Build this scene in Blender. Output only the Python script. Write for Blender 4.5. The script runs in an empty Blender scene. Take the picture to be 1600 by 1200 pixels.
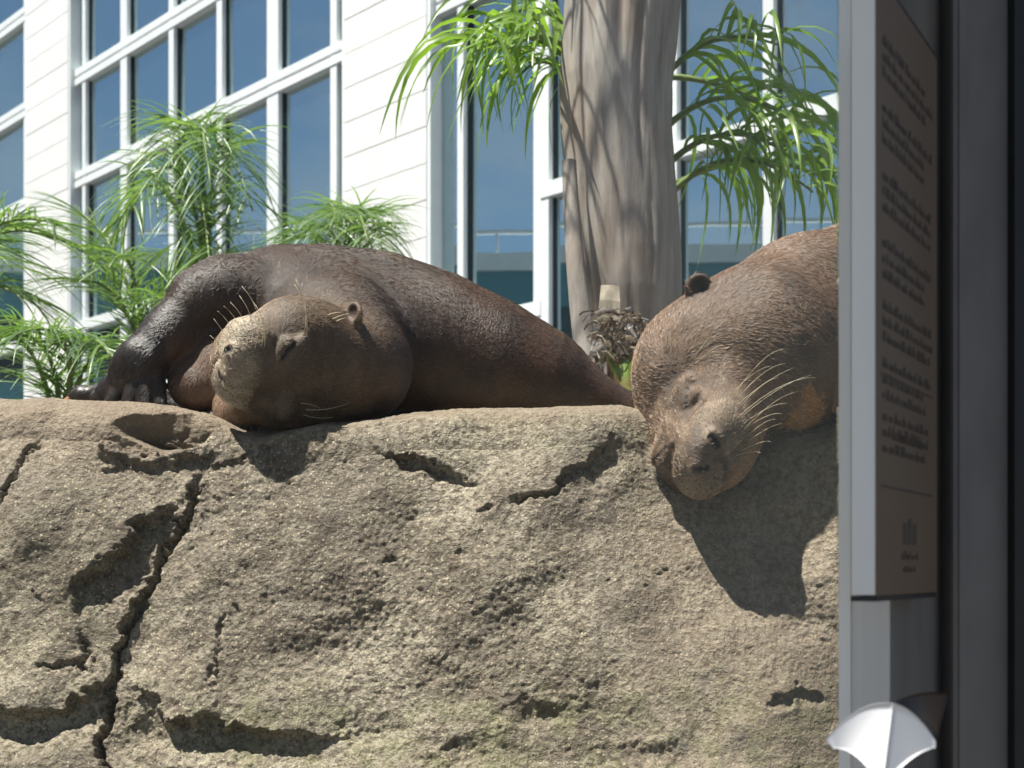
import bpy, bmesh, math, random
import numpy as np
from mathutils import Vector, Matrix

random.seed(7)
rng = np.random.default_rng(11)
scene = bpy.context.scene
C = scene.collection

# ------------------------------------------------------------------ camera, sky, sun, exposure
H = 1.5            # eye height
F = 2000.0         # focal length in photo pixels (photo is 1600 wide)
HOR = 890.0        # horizon row

def P(u, v, Y):
    """world point at depth Y in front of the eye, along a photo direction"""
    return Vector(((u - 800) / F * Y, Y, H + (HOR - v) / F * Y))

cam_d = bpy.data.cameras.new('camera')
cam = bpy.data.objects.new('camera', cam_d); C.objects.link(cam)
cam.location = (0, 0, H); cam.rotation_euler = (math.radians(90), 0, 0)
cam_d.sensor_width = 36; cam_d.lens = 45; cam_d.shift_y = (HOR - 600) / 1600
cam_d.clip_start = 0.02; cam_d.clip_end = 2000
cam_d.dof.use_dof = True; cam_d.dof.focus_distance = 2.05; cam_d.dof.aperture_fstop = 8.5
scene.camera = cam

SUN = Vector((0.33, 0.20, -0.92)).normalized()      # direction the light travels
elev = math.asin(-SUN.z)
az_from = math.atan2(-SUN.x, -SUN.y)                # bearing of the sun measured from +Y
world = bpy.data.worlds.new('World'); scene.world = world; world.use_nodes = True
wn = world.node_tree.nodes; wl = world.node_tree.links
bg = wn['Background']
sky = wn.new('ShaderNodeTexSky'); sky.sky_type = 'NISHITA'; sky.sun_disc = False
sky.sun_elevation = elev; sky.sun_rotation = az_from
sky.air_density = 1.0; sky.dust_density = 0.6; sky.ozone_density = 1.6
tc = wn.new('ShaderNodeTexCoord')
mpw = wn.new('ShaderNodeMapping'); mpw.inputs['Scale'].default_value = (1, 1, 2.2)
nz = wn.new('ShaderNodeTexNoise'); nz.inputs['Scale'].default_value = 4.2; nz.inputs['Detail'].default_value = 7; nz.inputs['Roughness'].default_value = 0.55
rp = wn.new('ShaderNodeValToRGB'); rp.color_ramp.elements[0].position = 0.47; rp.color_ramp.elements[1].position = 0.75
rp.color_ramp.elements[1].color = (0.6, 0.6, 0.6, 1)
mixw = wn.new('ShaderNodeMixRGB'); mixw.inputs['Color2'].default_value = (5.4, 5.6, 6.0, 1)
wl.new(tc.outputs['Generated'], mpw.inputs['Vector']); wl.new(mpw.outputs['Vector'], nz.inputs['Vector'])
wl.new(nz.outputs['Fac'], rp.inputs['Fac']); wl.new(rp.outputs['Color'], mixw.inputs['Fac'])
wl.new(sky.outputs['Color'], mixw.inputs['Color1']); wl.new(mixw.outputs['Color'], bg.inputs['Color'])
bg.inputs['Strength'].default_value = 0.05
sun_d = bpy.data.lights.new('sun', 'SUN'); sun_d.energy = 5.0; sun_d.angle = math.radians(0.53); sun_d.color = (1.0, 0.955, 0.88)
sun = bpy.data.objects.new('sun', sun_d); C.objects.link(sun)
sun.rotation_euler = SUN.to_track_quat('-Z', 'Y').to_euler(); sun.location = (-5, -5, 12)
scene.view_settings.view_transform = 'Standard'; scene.view_settings.look = 'None'
scene.view_settings.exposure = 0.97; scene.view_settings.gamma = 1.0
scene.view_settings.use_curve_mapping = False
scene.cycles.max_bounces = 4; scene.cycles.use_adaptive_sampling = True; scene.cycles.adaptive_threshold = 0.025; scene.cycles.transparent_max_bounces = 12
scene.cycles_curves.shape = 'RIBBONS'; scene.cycles_curves.subdivisions = 2

# ------------------------------------------------------------------ helpers
def link(name, data, parent=None):
    o = bpy.data.objects.new(name, data); C.objects.link(o)
    if parent is not None: o.parent = parent
    return o

def tag(o, label=None, cat=None, group=None, kind=None):
    if label: o['label'] = label
    if cat: o['category'] = cat
    if group: o['group'] = group
    if kind: o['kind'] = kind
    return o

def empty(name, loc=(0, 0, 0), rz=0.0):
    o = bpy.data.objects.new(name, None); C.objects.link(o)
    o.location = loc; o.rotation_euler = (0, 0, rz); o.empty_display_size = 0.1
    return o

def mesh_np(name, verts, faces, mat, smooth=False):
    me = bpy.data.meshes.new(name)
    me.from_pydata([tuple(v) for v in verts], [], [tuple(f) for f in faces]); me.update()
    if mat: me.materials.append(mat)
    if smooth: me.polygons.foreach_set('use_smooth', [True] * len(me.polygons))
    return me

def mesh_quads(name, V, Q, mat, smooth=True):
    """fast path for numpy quads"""
    me = bpy.data.meshes.new(name)
    V = np.ascontiguousarray(V, np.float32); Q = np.ascontiguousarray(Q, np.int32)
    me.vertices.add(len(V)); me.vertices.foreach_set('co', V.ravel())
    me.loops.add(Q.size); me.loops.foreach_set('vertex_index', Q.ravel())
    me.polygons.add(len(Q))
    me.polygons.foreach_set('loop_start', np.arange(0, Q.size, 4, dtype=np.int32))
    me.update(calc_edges=True)
    if smooth: me.polygons.foreach_set('use_smooth', np.ones(len(Q), bool))
    me.materials.append(mat); me.validate()
    return me

def box_mesh(name, x0, x1, y0, y1, z0, z1, mat, bevel=0.0):
    bm = bmesh.new()
    bmesh.ops.create_cube(bm, size=1.0)
    for v in bm.verts:
        v.co = Vector(((x0 + x1) / 2 + v.co.x * (x1 - x0), (y0 + y1) / 2 + v.co.y * (y1 - y0), (z0 + z1) / 2 + v.co.z * (z1 - z0)))
    if bevel > 0:
        bmesh.ops.bevel(bm, geom=bm.edges[:], offset=bevel, segments=2, affect='EDGES', profile=0.6)
    me = bpy.data.meshes.new(name); bm.to_mesh(me); bm.free()
    me.materials.append(mat)
    return me

def smoothstep(a, b, x):
    t = np.clip((x - a) / (b - a), 0, 1); return t * t * (3 - 2 * t)

# hashed lattice noise, numpy
_perm = rng.permutation(4096).astype(np.int64); _val = rng.uniform(-1, 1, 4096).astype(np.float32)
def _h(ix, iy, iz):
    a = _perm[ix & 4095]; b = _perm[(a + iy) & 4095]
    return _val[_perm[(b + iz) & 4095]]
def vnoise(p):
    i = np.floor(p).astype(np.int64); f = (p - i).astype(np.float32); f = f * f * f * (f * (f * 6 - 15) + 10)
    x, y, z = i[:, 0], i[:, 1], i[:, 2]; fx, fy, fz = f[:, 0], f[:, 1], f[:, 2]
    def lz(a, b): return _h(a, b, z) * (1 - fz) + _h(a, b, z + 1) * fz
    a0 = lz(x, y) * (1 - fy) + lz(x, y + 1) * fy
    a1 = lz(x + 1, y) * (1 - fy) + lz(x + 1, y + 1) * fy
    return a0 * (1 - fx) + a1 * fx
def fbm(p, oct=4, gain=0.5, lac=2.03):
    s = np.zeros(len(p), np.float32); a = 1.0
    for k in range(oct):
        s += a * vnoise(p + 17.3 * k); p = p * lac; a *= gain
    return s

# ------------------------------------------------------------------ materials
class NB:
    """tiny node builder"""
    def __init__(self, name):
        self.m = bpy.data.materials.new(name); self.m.use_nodes = True
        self.nt = self.m.node_tree; self.n = self.nt.nodes; self.l = self.nt.links
        self.b = self.n['Principled BSDF']; self.out = self.n['Material Output']
    def node(self, t, **kw):
        n = self.n.new(t)
        for k, v in kw.items():
            if k in n.inputs: n.inputs[k].default_value = v
            else: setattr(n, k, v)
        return n
    def link(self, a, b): self.l.new(a, b)
    def coord(self, kind='Object', scale=(1, 1, 1)):
        t = self.n.new('ShaderNodeTexCoord'); m = self.n.new('ShaderNodeMapping'); m.inputs['Scale'].default_value = scale
        self.l.new(t.outputs[kind], m.inputs['Vector']); return m.outputs['Vector']
    def noise(self, vec, scale, detail=4, rough=0.55):
        n = self.node('ShaderNodeTexNoise', Scale=scale, Detail=detail, Roughness=rough)
        self.l.new(vec, n.inputs['Vector']); return n.outputs['Fac']
    def ramp(self, fac, stops):
        r = self.n.new('ShaderNodeValToRGB'); e = r.color_ramp.elements
        while len(e) < len(stops): e.new(0.5)
        for i, (p, c) in enumerate(stops):
            e[i].position = p; e[i].color = (*c, 1) if len(c) == 3 else c
        self.l.new(fac, r.inputs['Fac']); return r.outputs['Color']
    def mix(self, a, b, fac, blend='MIX'):
        m = self.n.new('ShaderNodeMixRGB'); m.blend_type = blend
        for s, v in ((m.inputs['Color1'], a), (m.inputs['Color2'], b), (m.inputs['Fac'], fac)):
            if isinstance(v, (int, float)): s.default_value = v
            elif isinstance(v, tuple): s.default_value = (*v, 1)
            else: self.l.new(v, s)
        return m.outputs['Color']
    def math(self, op, a, b=0.0):
        m = self.n.new('ShaderNodeMath'); m.operation = op
        for s, v in ((m.inputs[0], a), (m.inputs[1], b)):
            if isinstance(v, (int, float)): s.default_value = v
            else: self.l.new(v, s)
        return m.outputs[0]
    def bump(self, h, strength=0.3, dist=0.01, prev=None):
        b = self.node('ShaderNodeBump', Strength=strength, Distance=dist); self.l.new(h, b.inputs['Height'])
        if prev is not None: self.l.new(prev, b.inputs['Normal'])
        return b.outputs['Normal']
    def done(self, color=None, rough=None, normal=None, spec=None):
        b = self.b
        if color is not None:
            if isinstance(color, tuple): b.inputs['Base Color'].default_value = (*color, 1)
            else: self.l.new(color, b.inputs['Base Color'])
        if rough is not None:
            if isinstance(rough, (int, float)): b.inputs['Roughness'].default_value = rough
            else: self.l.new(rough, b.inputs['Roughness'])
        if normal is not None: self.l.new(normal, b.inputs['Normal'])
        if spec is not None: b.inputs['Specular IOR Level'].default_value = spec
        return self.m

def plain(name, c, rough=0.5, var=0.15, scale=20, bump=0.0, metallic=0.0, stretch=(1, 1, 1)):
    B = NB(name); vec = B.coord('Object', stretch); f = B.noise(vec, scale, 3)
    col = B.ramp(f, [(0.3, tuple(x * (1 - var) for x in c)), (0.7, tuple(min(1, x * (1 + var)) for x in c))])
    B.b.inputs['Metallic'].default_value = metallic
    nrm = B.bump(f, bump, 0.004) if bump else None
    return B.done(col, rough, nrm)

def mat_rock():
    B = NB('rock_gunite'); vec = B.coord('Object')
    big = B.noise(vec, 4.2, 5); mid = B.noise(vec, 22, 5, 0.62); fine = B.noise(vec, 95, 4, 0.7)
    base = B.ramp(big, [(0.36, (0.170, 0.138, 0.104)), (0.5, (0.258, 0.214, 0.160)), (0.62, (0.350, 0.302, 0.228))])
    patch = B.ramp(mid, [(0.40, (0, 0, 0)), (0.66, (1, 1, 1))])
    col = B.mix(base, (0.45, 0.395, 0.305), B.math('MULTIPLY', patch, 0.5))
    dark = B.ramp(fine, [(0.38, (1, 1, 1)), (0.56, (0, 0, 0))])
    col = B.mix(col, (0.115, 0.090, 0.064), B.math('MULTIPLY', dark, 0.9))
    # pale aggregate grains
    vo = B.node('ShaderNodeTexVoronoi', Scale=240.0); B.link(vec, vo.inputs['Vector'])
    sep = B.node('ShaderNodeSeparateColor'); B.link(vo.outputs['Color'], sep.inputs['Color'])
    g = B.math('MULTIPLY', B.math('GREATER_THAN', sep.outputs[0], 0.80), B.math('LESS_THAN', vo.outputs['Distance'], 0.42))
    grain = B.mix((0.62, 0.55, 0.40), (0.52, 0.40, 0.22), sep.outputs[1])
    col = B.mix(col, grain, B.math('MULTIPLY', g, 0.5))
    g2 = B.math('LESS_THAN', sep.outputs[0], 0.10)
    col = B.mix(col, (0.10, 0.08, 0.06), B.math('MULTIPLY', g2, 0.5))
    sv = B.coord('Object', (1, 1, 0.3)); st = B.ramp(B.noise(sv, 9, 4), [(0.50, (0, 0, 0)), (0.68, (1, 1, 1))])
    col = B.mix(col, (0.135, 0.108, 0.088), B.math('MULTIPLY', st, 0.38))
    # smooth brown top and moss from the mesh attribute
    at = B.node('ShaderNodeAttribute', attribute_name='tint'); sc = B.node('ShaderNodeSeparateColor'); B.link(at.outputs['Color'], sc.inputs['Color'])
    col = B.mix(col, B.mix((0.20, 0.145, 0.10), (0.27, 0.21, 0.15), fine), B.math('MULTIPLY', sc.outputs[0], 0.75))
    mossn = B.ramp(mid, [(0.42, (0, 0, 0)), (0.62, (1, 1, 1))])
    col = B.mix(col, (0.15, 0.155, 0.055), B.math('MULTIPLY', B.math('MULTIPLY', sc.outputs[1], mossn), 0.42))
    col = B.mix(col, (0.035, 0.030, 0.022), B.math('MULTIPLY', sc.outputs[2], 0.75))  # shade inside the hollow, mixed into the colour
    n1 = B.bump(fine, 1.0, 0.007)
    n2 = B.bump(B.noise(vec, 210, 3, 0.7), 0.75, 0.0028, n1)
    n3 = B.bump(vo.outputs['Distance'], 0.35, 0.002, n2)
    rough = B.math('SUBTRACT', 0.85, B.math('MULTIPLY', g, 0.35))
    return B.done(col, rough, n3, 0.35)

def mat_fur_skin(name, tint=1.0, rough=0.36, sheen=0.0):
    B = NB(name); vec = B.coord('Object')
    at = B.node('ShaderNodeAttribute', attribute_name='col'); 
    n = B.noise(vec, 26, 5, 0.6)
    k = B.ramp(n, [(0.3, (0.72, 0.70, 0.68)), (0.7, (1.22, 1.16, 1.08))])
    col = B.mix(at.outputs['Color'], k, 1.0, 'MULTIPLY')
    fl = B.node('ShaderNodeAttribute', attribute_name='flow')
    dt = B.node('ShaderNodeVectorMath', operation='DOT_PRODUCT'); B.link(vec, dt.inputs[0]); B.link(fl.outputs['Vector'], dt.inputs[1])
    sc_ = B.node('ShaderNodeVectorMath', operation='SCALE'); B.link(fl.outputs['Vector'], sc_.inputs[0]); B.link(B.math('MULTIPLY', dt.outputs['Value'], 0.86), sc_.inputs['Scale'])
    sb = B.node('ShaderNodeVectorMath', operation='SUBTRACT'); B.link(vec, sb.inputs[0]); B.link(sc_.outputs[0], sb.inputs[1])
    f = B.noise(sb.outputs[0], 330, 3, 0.7); f2 = B.noise(sb.outputs[0], 110, 3, 0.6)
    streak = B.ramp(f, [(0.3, (0.70, 0.68, 0.66)), (0.7, (1.35, 1.28, 1.2))]); col = B.mix(col, streak, 0.8, 'MULTIPLY')
    nm = B.bump(f2, 0.5, 0.0035); nm = B.bump(f, 0.6, 0.0016, nm); nm = B.bump(B.noise(vec, 55, 3), 0.25, 0.004, nm)
    pd = B.node('ShaderNodeAttribute', attribute_name='pad'); vo = B.node('ShaderNodeTexVoronoi', Scale=165.0); B.link(vec, vo.inputs['Vector'])
    pore = B.math('MULTIPLY', B.math('LESS_THAN', vo.outputs['Distance'], 0.30), pd.outputs['Fac']); col = B.mix(col, (0.03, 0.022, 0.016), B.math('MULTIPLY', pore, 0.7))
    at2 = B.node('ShaderNodeAttribute', attribute_name='wet')
    wetn = B.math('MULTIPLY', at2.outputs['Fac'], B.math('ADD', 0.55, B.math('MULTIPLY', n, 0.9)))
    r = B.math('SUBTRACT', rough + 0.22, B.math('MULTIPLY', wetn, 0.30))
    return B.done(col, r, nm, 0.55)

def mat_hair(name):
    B = NB(name)
    at = B.node('ShaderNodeAttribute', attribute_name='hcol')
    B.done(at.outputs['Color'], 0.38, None, 0.6)
    return B.m

def mat_leaf(name, c1, c2, rough=0.38, trans=0.35):
    B = NB(name)
    oi = B.node('ShaderNodeObjectInfo'); geo = B.node('ShaderNodeNewGeometry')
    vec = B.coord('Object'); n = B.noise(vec, 6, 3)
    f = B.math('ADD', B.math('MULTIPLY', n, 0.6), B.math('MULTIPLY', geo.outputs['Random Per Island'], 0.4))
    col = B.ramp(f, [(0.3, c1), (0.72, c2)])
    B.done(col, rough, None, 0.5)
    tr = B.node('ShaderNodeBsdfTranslucent')
    tc_ = B.mix(col, (0.9, 1.0, 0.25), 0.4, 'MULTIPLY'); sat = B.mix(tc_, (1.6, 1.7, 1.0), 1.0, 'MULTIPLY'); B.link(sat, tr.inputs['Color'])
    mx = B.node('ShaderNodeMixShader'); mx.inputs[0].default_value = trans
    B.link(B.b.outputs[0], mx.inputs[1]); B.link(tr.outputs[0], mx.inputs[2]); B.link(mx.outputs[0], B.out.inputs['Surface'])
    return B.m

def mat_bark():
    B = NB('palm_bark'); vec = B.coord('Object', (1, 1, 0.12))
    s = B.noise(vec, 26, 6, 0.65); v2 = B.coord('Object', (1, 1, 0.45)); b = B.noise(v2, 5, 4)
    col = B.ramp(s, [(0.26, (0.175, 0.15, 0.13)), (0.48, (0.315, 0.28, 0.25)), (0.74, (0.45, 0.415, 0.375))])
    spot = B.ramp(b, [(0.55, (0, 0, 0)), (0.72, (1, 1, 1))])
    col = B.mix(col, (0.27, 0.17, 0.10), B.math('MULTIPLY', spot, 0.45))
    nm = B.bump(s, 0.5, 0.010)
    return B.done(col, 0.7, nm, 0.3)

def mat_window():
    B = NB('tinted_window_glass')
    geo = B.node('ShaderNodeObjectInfo')
    vec = B.coord('Object'); w = B.noise(vec, 0.7, 2)
    nm = B.bump(w, 0.05, 0.02)
    dif = B.node('ShaderNodeBsdfDiffuse'); dif.inputs['Color'].default_value = (0.022, 0.050, 0.062, 1)
    gl = B.node('ShaderNodeBsdfGlossy', Roughness=0.012); gl.inputs['Color'].default_value = (0.74, 0.88, 0.90, 1); B.link(nm, gl.inputs['Normal'])
    lw = B.node('ShaderNodeLayerWeight', Blend=0.42)
    f = B.math('ADD', 0.66, B.math('MULTIPLY', lw.outputs['Fresnel'], 0.34))
    mx = B.node('ShaderNodeMixShader'); B.link(f, mx.inputs[0]); B.link(dif.outputs[0], mx.inputs[1]); B.link(gl.outputs[0], mx.inputs[2])
    B.link(mx.outputs[0], B.out.inputs['Surface'])
    return B.m

def mat_pane():
    """viewing pane: clear, with dried drips, dust and a painted veil of reflected light towards the right"""
    B = NB('viewing_pane_glass'); vec = B.coord('Object')
    tr = B.node('ShaderNodeBsdfTransparent'); tr.inputs['Color'].default_value = (0.975, 0.99, 0.985, 1)
    gl = B.node('ShaderNodeBsdfGlossy', Roughness=0.0)
    lw = B.node('ShaderNodeLayerWeight', Blend=0.12)
    m1 = B.node('ShaderNodeMixShader'); B.link(B.math('MULTIPLY', lw.outputs['Fresnel'], 0.6), m1.inputs[0]); B.link(tr.outputs[0], m1.inputs[1]); B.link(gl.outputs[0], m1.inputs[2])
    df = B.node('ShaderNodeBsdfDiffuse'); df.inputs['Color'].default_value = (0.62, 0.72, 0.70, 1)
    tl = B.node('ShaderNodeBsdfTranslucent'); tl.inputs['Color'].default_value = (0.62, 0.72, 0.70, 1)
    ds = B.node('ShaderNodeMixShader'); ds.inputs[0].default_value = 0.5; B.link(df.outputs[0], ds.inputs[1]); B.link(tl.outputs[0], ds.inputs[2])
    sx = B.node('ShaderNodeSeparateXYZ'); B.link(vec, sx.inputs[0])
    right = B.node('ShaderNodeMapRange'); right.inputs['From Min'].default_value = 0.02; right.inputs['From Max'].default_value = 0.26
    B.link(sx.outputs[0], right.inputs['Value'])
    drips = B.ramp(B.noise(B.coord('Object', (1, 1, 0.28)), 70, 3, 0.5), [(0.60, (0, 0, 0)), (0.72, (1, 1, 1))])
    clump = B.ramp(B.noise(vec, 9, 3), [(0.48, (0, 0, 0)), (0.66, (1, 1, 1))])
    haze = B.noise(B.coord('Object', (1, 1, 0.5)), 6, 3)
    a = B.math('MULTIPLY', B.math('MULTIPLY', drips, clump), 0.45)
    a = B.math('ADD', a, B.math('MULTIPLY', haze, 0.12))  # veil of reflected light put in as pale colour
    a = B.math('MULTIPLY', a, right.outputs[0])
    a = B.math('ADD', a, 0.004)
    m2 = B.node('ShaderNodeMixShader'); B.link(a, m2.inputs[0]); B.link(m1.outputs[0], m2.inputs[1]); B.link(ds.outputs[0], m2.inputs[2])
    B.link(m2.outputs[0], B.out.inputs['Surface'])
    return B.m

M = {}
M['rock'] = mat_rock()
M['white'] = plain('white_cladding', (0.80, 0.79, 0.77), 0.55, 0.04, 3, 0.05)
M['frame'] = plain('white_window_frame', (0.78, 0.80, 0.80), 0.4, 0.04, 5)
M['backing'] = plain('dark_joint', (0.16, 0.15, 0.14), 0.8)
M['gasket'] = plain('black_rubber', (0.012, 0.013, 0.014), 0.5)
M['win'] = mat_window()
M['pane'] = mat_pane()
M['bark'] = mat_bark()
M['leafA'] = mat_leaf('feather_palm_leaf', (0.085, 0.155, 0.05), (0.22, 0.31, 0.13), 0.33, 0.38)
M['leafB'] = mat_leaf('ribbon_palm_leaf', (0.11, 0.20, 0.03), (0.25, 0.37, 0.08), 0.33, 0.42)
M['rachis'] = plain('palm_rachis', (0.16, 0.22, 0.06), 0.45, 0.2)
M['teal'] = plain('teal_cladding', (0.075, 0.19, 0.23), 0.5, 0.08, 2)
M['ground'] = plain('paving', (0.075, 0.068, 0.06), 0.85, 0.2, 6, 0.3)
M['soil'] = plain('planting_soil', (0.10, 0.075, 0.05), 0.95, 0.3, 20, 0.5)
M['post'] = plain('brushed_post', (0.63, 0.62, 0.59), 0.42, 0.06, 60, 0.02, 0.25, (1, 1, 0.02))
M['slate'] = plain('slate_paint', (0.180, 0.170, 0.158), 0.55, 0.16, 18, 0.12, 0, (1, 1, 0.4))
M['signface'] = plain('brown_sign_face', (0.150, 0.104, 0.066), 0.5, 0.05, 12)
M['signedge'] = plain('pale_sign_edge', (0.90, 0.89, 0.83), 0.45, 0.03, 40, 0, 0, (1, 1, 0.05))
M['ink'] = plain('dark_ink', (0.070, 0.054, 0.040), 0.6)
M['inkred'] = plain('faded_ink', (0.075, 0.045, 0.034), 0.6)
M['roof'] = plain('canopy_timber', (0.20, 0.15, 0.11), 0.7, 0.2, 8)
M['whitesheet'] = plain('plain_white', (0.93, 0.935, 0.94), 0.35, 0.01)
M['brownflap'] = plain('plain_brown', (0.030, 0.018, 0.014), 0.4)
M['whisker'] = plain('whisker', (0.74, 0.62, 0.42), 0.35)
M['claw'] = plain('toe_tip', (0.50, 0.24, 0.10), 0.5)
M['fibre'] = plain('dry_fibre', (0.30, 0.24, 0.165), 0.75, 0.45, 40, 0.4)
M['husk'] = plain('brown_husk', (0.13, 0.09, 0.055), 0.8, 0.4, 50, 0.4)
M['stub'] = plain('cut_stub', (0.31, 0.26, 0.19), 0.75, 0.25, 60, 0.4, 0, (1, 1, 0.2))
M['hairL'] = mat_hair('fur_strand')
M['skinL'] = mat_fur_skin('wet_otter_coat', 1.0, 0.40)
M['skinR'] = mat_fur_skin('drying_otter_coat', 1.0, 0.42)

# ------------------------------------------------------------------ ground
me = bpy.data.meshes.new('ground')
me.from_pydata([(-400, -400, 0), (400, -400, 0), (400, 600, 0), (-400, 600, 0)], [], [(0, 1, 2, 3)]); me.materials.append(M['ground'])
tag(link('ground', me), kind='structure')

# ------------------------------------------------------------------ rock
def interp(pts, x):
    a = np.array(pts, float); return np.interp(x, a[:, 0], a[:, 1])

RIDGE = [(-900, 600), (-300, 606), (0, 624), (60, 621), (130, 627), (200, 630), (260, 637), (310, 646), (340, 656), (375, 672), (410, 677),
         (450, 671), (500, 664), (560, 657), (620, 649), (690, 643), (800, 638), (900, 636), (975, 634), (1010, 642), (1060, 656),
         (1150, 668), (1230, 676), (1270, 672), (1310, 664), (1400, 650), (1700, 620), (2600, 600)]

def seg_dist(u, v, pts):
    """distance to a polyline, and which side (positive = right of travel, screen axes)"""
    best = np.full(u.shape, 1e9); side = np.zeros(u.shape); tt = np.zeros(u.shape); n = len(pts) - 1
    for i in range(n):
        ax, ay = pts[i]; bx, by = pts[i + 1]; dx, dy = bx - ax, by - ay; L2 = dx * dx + dy * dy
        t = np.clip(((u - ax) * dx + (v - ay) * dy) / L2, 0, 1)
        ex = u - ax - t * dx; ey = v - ay - t * dy; d = np.hypot(ex, ey)
        s = np.sign(dx * (v - ay) - dy * (u - ax))
        m = d < best; best[m] = d[m]; side[m] = s[m]; tt[m] = (i + t[m]) / n
    return best, side, tt

def build_rock():
    xs = np.concatenate([np.linspace(-2.2, -0.92, 60, endpoint=False), np.linspace(-0.92, 0.62, 770), np.linspace(0.62, 2.2, 70)[1:]])
    u0 = 800 + xs / 2.0 * F
    vr = interp(RIDGE, u0)
    yc = 2.07
    zt = H + (HOR - vr) / F * yc                       # crest height per column
    # profile parameter: below (coarse), front (fine), round shoulder, top, back
    R = 0.075
    s_front = np.concatenate([np.linspace(-1.45, -0.62, 30, endpoint=False), np.linspace(-0.62, -R, 300, endpoint=False)])
    ang = np.linspace(0, math.pi / 2, 70)
    s_top = np.linspace(0.0, 1.0, 70)[1:]
    rows_y = []; rows_z = []; rows_ny = []; rows_nz = []
    slope = 0.34
    for s in s_front:
        dz = s + R
        rows_y.append(np.full(xs.shape, yc - R + slope * dz + 0.10 * np.minimum(0, dz + 0.42) )); rows_z.append(zt + s); rows_ny.append(-0.968); rows_nz.append(0.25)
    for a in ang:
        rows_y.append(np.full(xs.shape, yc - R * math.cos(a))); rows_z.append(zt - R + R * math.sin(a)); rows_ny.append(-math.cos(a)); rows_nz.append(math.sin(a))
    for s in s_top:
        rows_y.append(np.full(xs.shape, yc + s * 1.15)); rows_z.append(zt * (1 - smoothstep(0, .3, s)) + (H + 0.262) * smoothstep(0, .3, s) + 0.01 * s - 1.2 * max(0, s - 0.85)); rows_ny.append(0); rows_nz.append(1)
    Y = np.array(rows_y); Z = np.array(rows_z); NY = np.array(rows_ny)[:, None] * np.ones_like(Y); NZ = np.array(rows_nz)[:, None] * np.ones_like(Y)
    Z = np.maximum(Z, -0.05)
    X = np.ones_like(Y) * xs[None, :]
    nr, nc = Y.shape
    p = np.stack([X.ravel(), Y.ravel(), Z.ravel()], 1)
    uu = 800 + p[:, 0] / p[:, 1] * F; vv = HOR - (p[:, 2] - H) / p[:, 1] * F
    ny, nz_ = NY.ravel(), NZ.ravel()
    front = smoothstep(0.95, 0.55, nz_)
    # wobble so the cracks wander
    wu = 8 * fbm(p * 16, 3) + 7 * fbm(p * 60, 3, .6); wv = 8 * fbm(p * 16 + 31, 3) + 7 * fbm(p * 60 + 9, 3, .6)
    a, b = uu + wu, vv + wv
    d = 0.028 * fbm(p * 3.1 + 5, 3) * front + 0.0075 * fbm(p * 10, 3) * (0.4 + 0.6 * front)
    lump = fbm(p * 34 + 3, 4, 0.6)
    rgh = 0.45 + 0.55 * smoothstep(-0.4, 0.6, fbm(p * 4.2 + 77, 3))
    d += (0.0013 * lump + 0.0009 * fbm(p * np.array([60, 60, 95]) + 7, 3, 0.7)) * (0.25 + 0.75 * front) * rgh
    pit = np.clip(fbm(p * 70 + 40, 3, 0.6) - 0.42, 0, 1)
    d -= 0.004 * np.clip(pit - 0.45, 0, 1) * (0.1 + 0.9 * front)
    gran = 1 - np.abs(vnoise(p * 110)); d += 0.0010 * gran * rgh + 0.0013 * vnoise(p * 200) * rgh
    dark = np.zeros(len(p))
    def groove(pts, w, depth, power=1.0, ends=0.12):
        dist, side, t = seg_dist(a, b, pts)
        e = smoothstep(0, ends, t) * smoothstep(1, 1 - ends, t) * 0.85 + 0.15
        return -depth * np.clip(1 - dist / w, 0, 1) ** power * e
    def step(pts, w_sharp, fade, depth, sgn=1, ends=0.15):
        """surface falls back sharply on one side of the line and recovers over `fade`"""
        dist, side, t = seg_dist(a, b, pts)
        e = smoothstep(0, ends, t) * smoothstep(1, 1 - ends, t)
        inn = (side * sgn > 0)
        prof = smoothstep(0, w_sharp, dist) * (1 - smoothstep(fade * 0.35, fade, dist))
        out = np.exp(-(dist / (fade * 0.9)) ** 2) * 0.35
        return np.where(inn, -depth * prof, depth * out) * e
    # the long crack on the left
    crack = [(318, 742), (300, 790), (262, 852), (232, 905), (200, 960), (178, 1010), (165, 1060), (156, 1120), (150, 1180), (146, 1280)]
    d += groove(crack, 8, 0.030, 0.8, 0.10)
    d += step(crack, 10, 95, 0.010, -1)
    # slab hanging over the crack's upper half
    over = [(118, 965), (132, 918), (160, 890), (205, 868), (214, 832), (250, 812), (292, 786)]
    d += step(over, 7, 62, 0.024, 1, 0.2)
    d += groove(over, 8, 0.012)
    d += groove([(125, 985), (122, 1040), (108, 1058)], 8, 0.012)
    # ledges low on the left
    d += step([(-160, 1090), (-40, 1098), (20, 1112), (80, 1100), (130, 1076), (150, 1060)], 9, 75, 0.022, 1, 0.1)
    d += step([(170, 1066), (205, 1070), (240, 1090), (262, 1122), (320, 1122), (380, 1130), (450, 1152), (540, 1146), (640, 1130)], 9, 80, 0.024, 1, 0.42)
    d += groove([(350, 960), (345, 1020), (330, 1090)], 6, 0.008)
    # hollow by the sleeping head
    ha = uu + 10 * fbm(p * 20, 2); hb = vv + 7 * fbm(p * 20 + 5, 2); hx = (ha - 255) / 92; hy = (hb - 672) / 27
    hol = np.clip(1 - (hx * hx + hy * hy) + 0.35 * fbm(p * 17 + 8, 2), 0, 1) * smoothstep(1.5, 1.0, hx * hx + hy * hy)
    d -= 0.036 * hol ** 0.8 + 0.006 * hol * fbm(p * 55, 3); dark = np.maximum(dark, smoothstep(0.1, 0.8, hol) * 0.55)  # recess, with its shade also darkened into the tint
    d += step([(150, 702), (200, 708), (270, 706), (345, 694)], 6, 30, -0.016, 1) 
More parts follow.
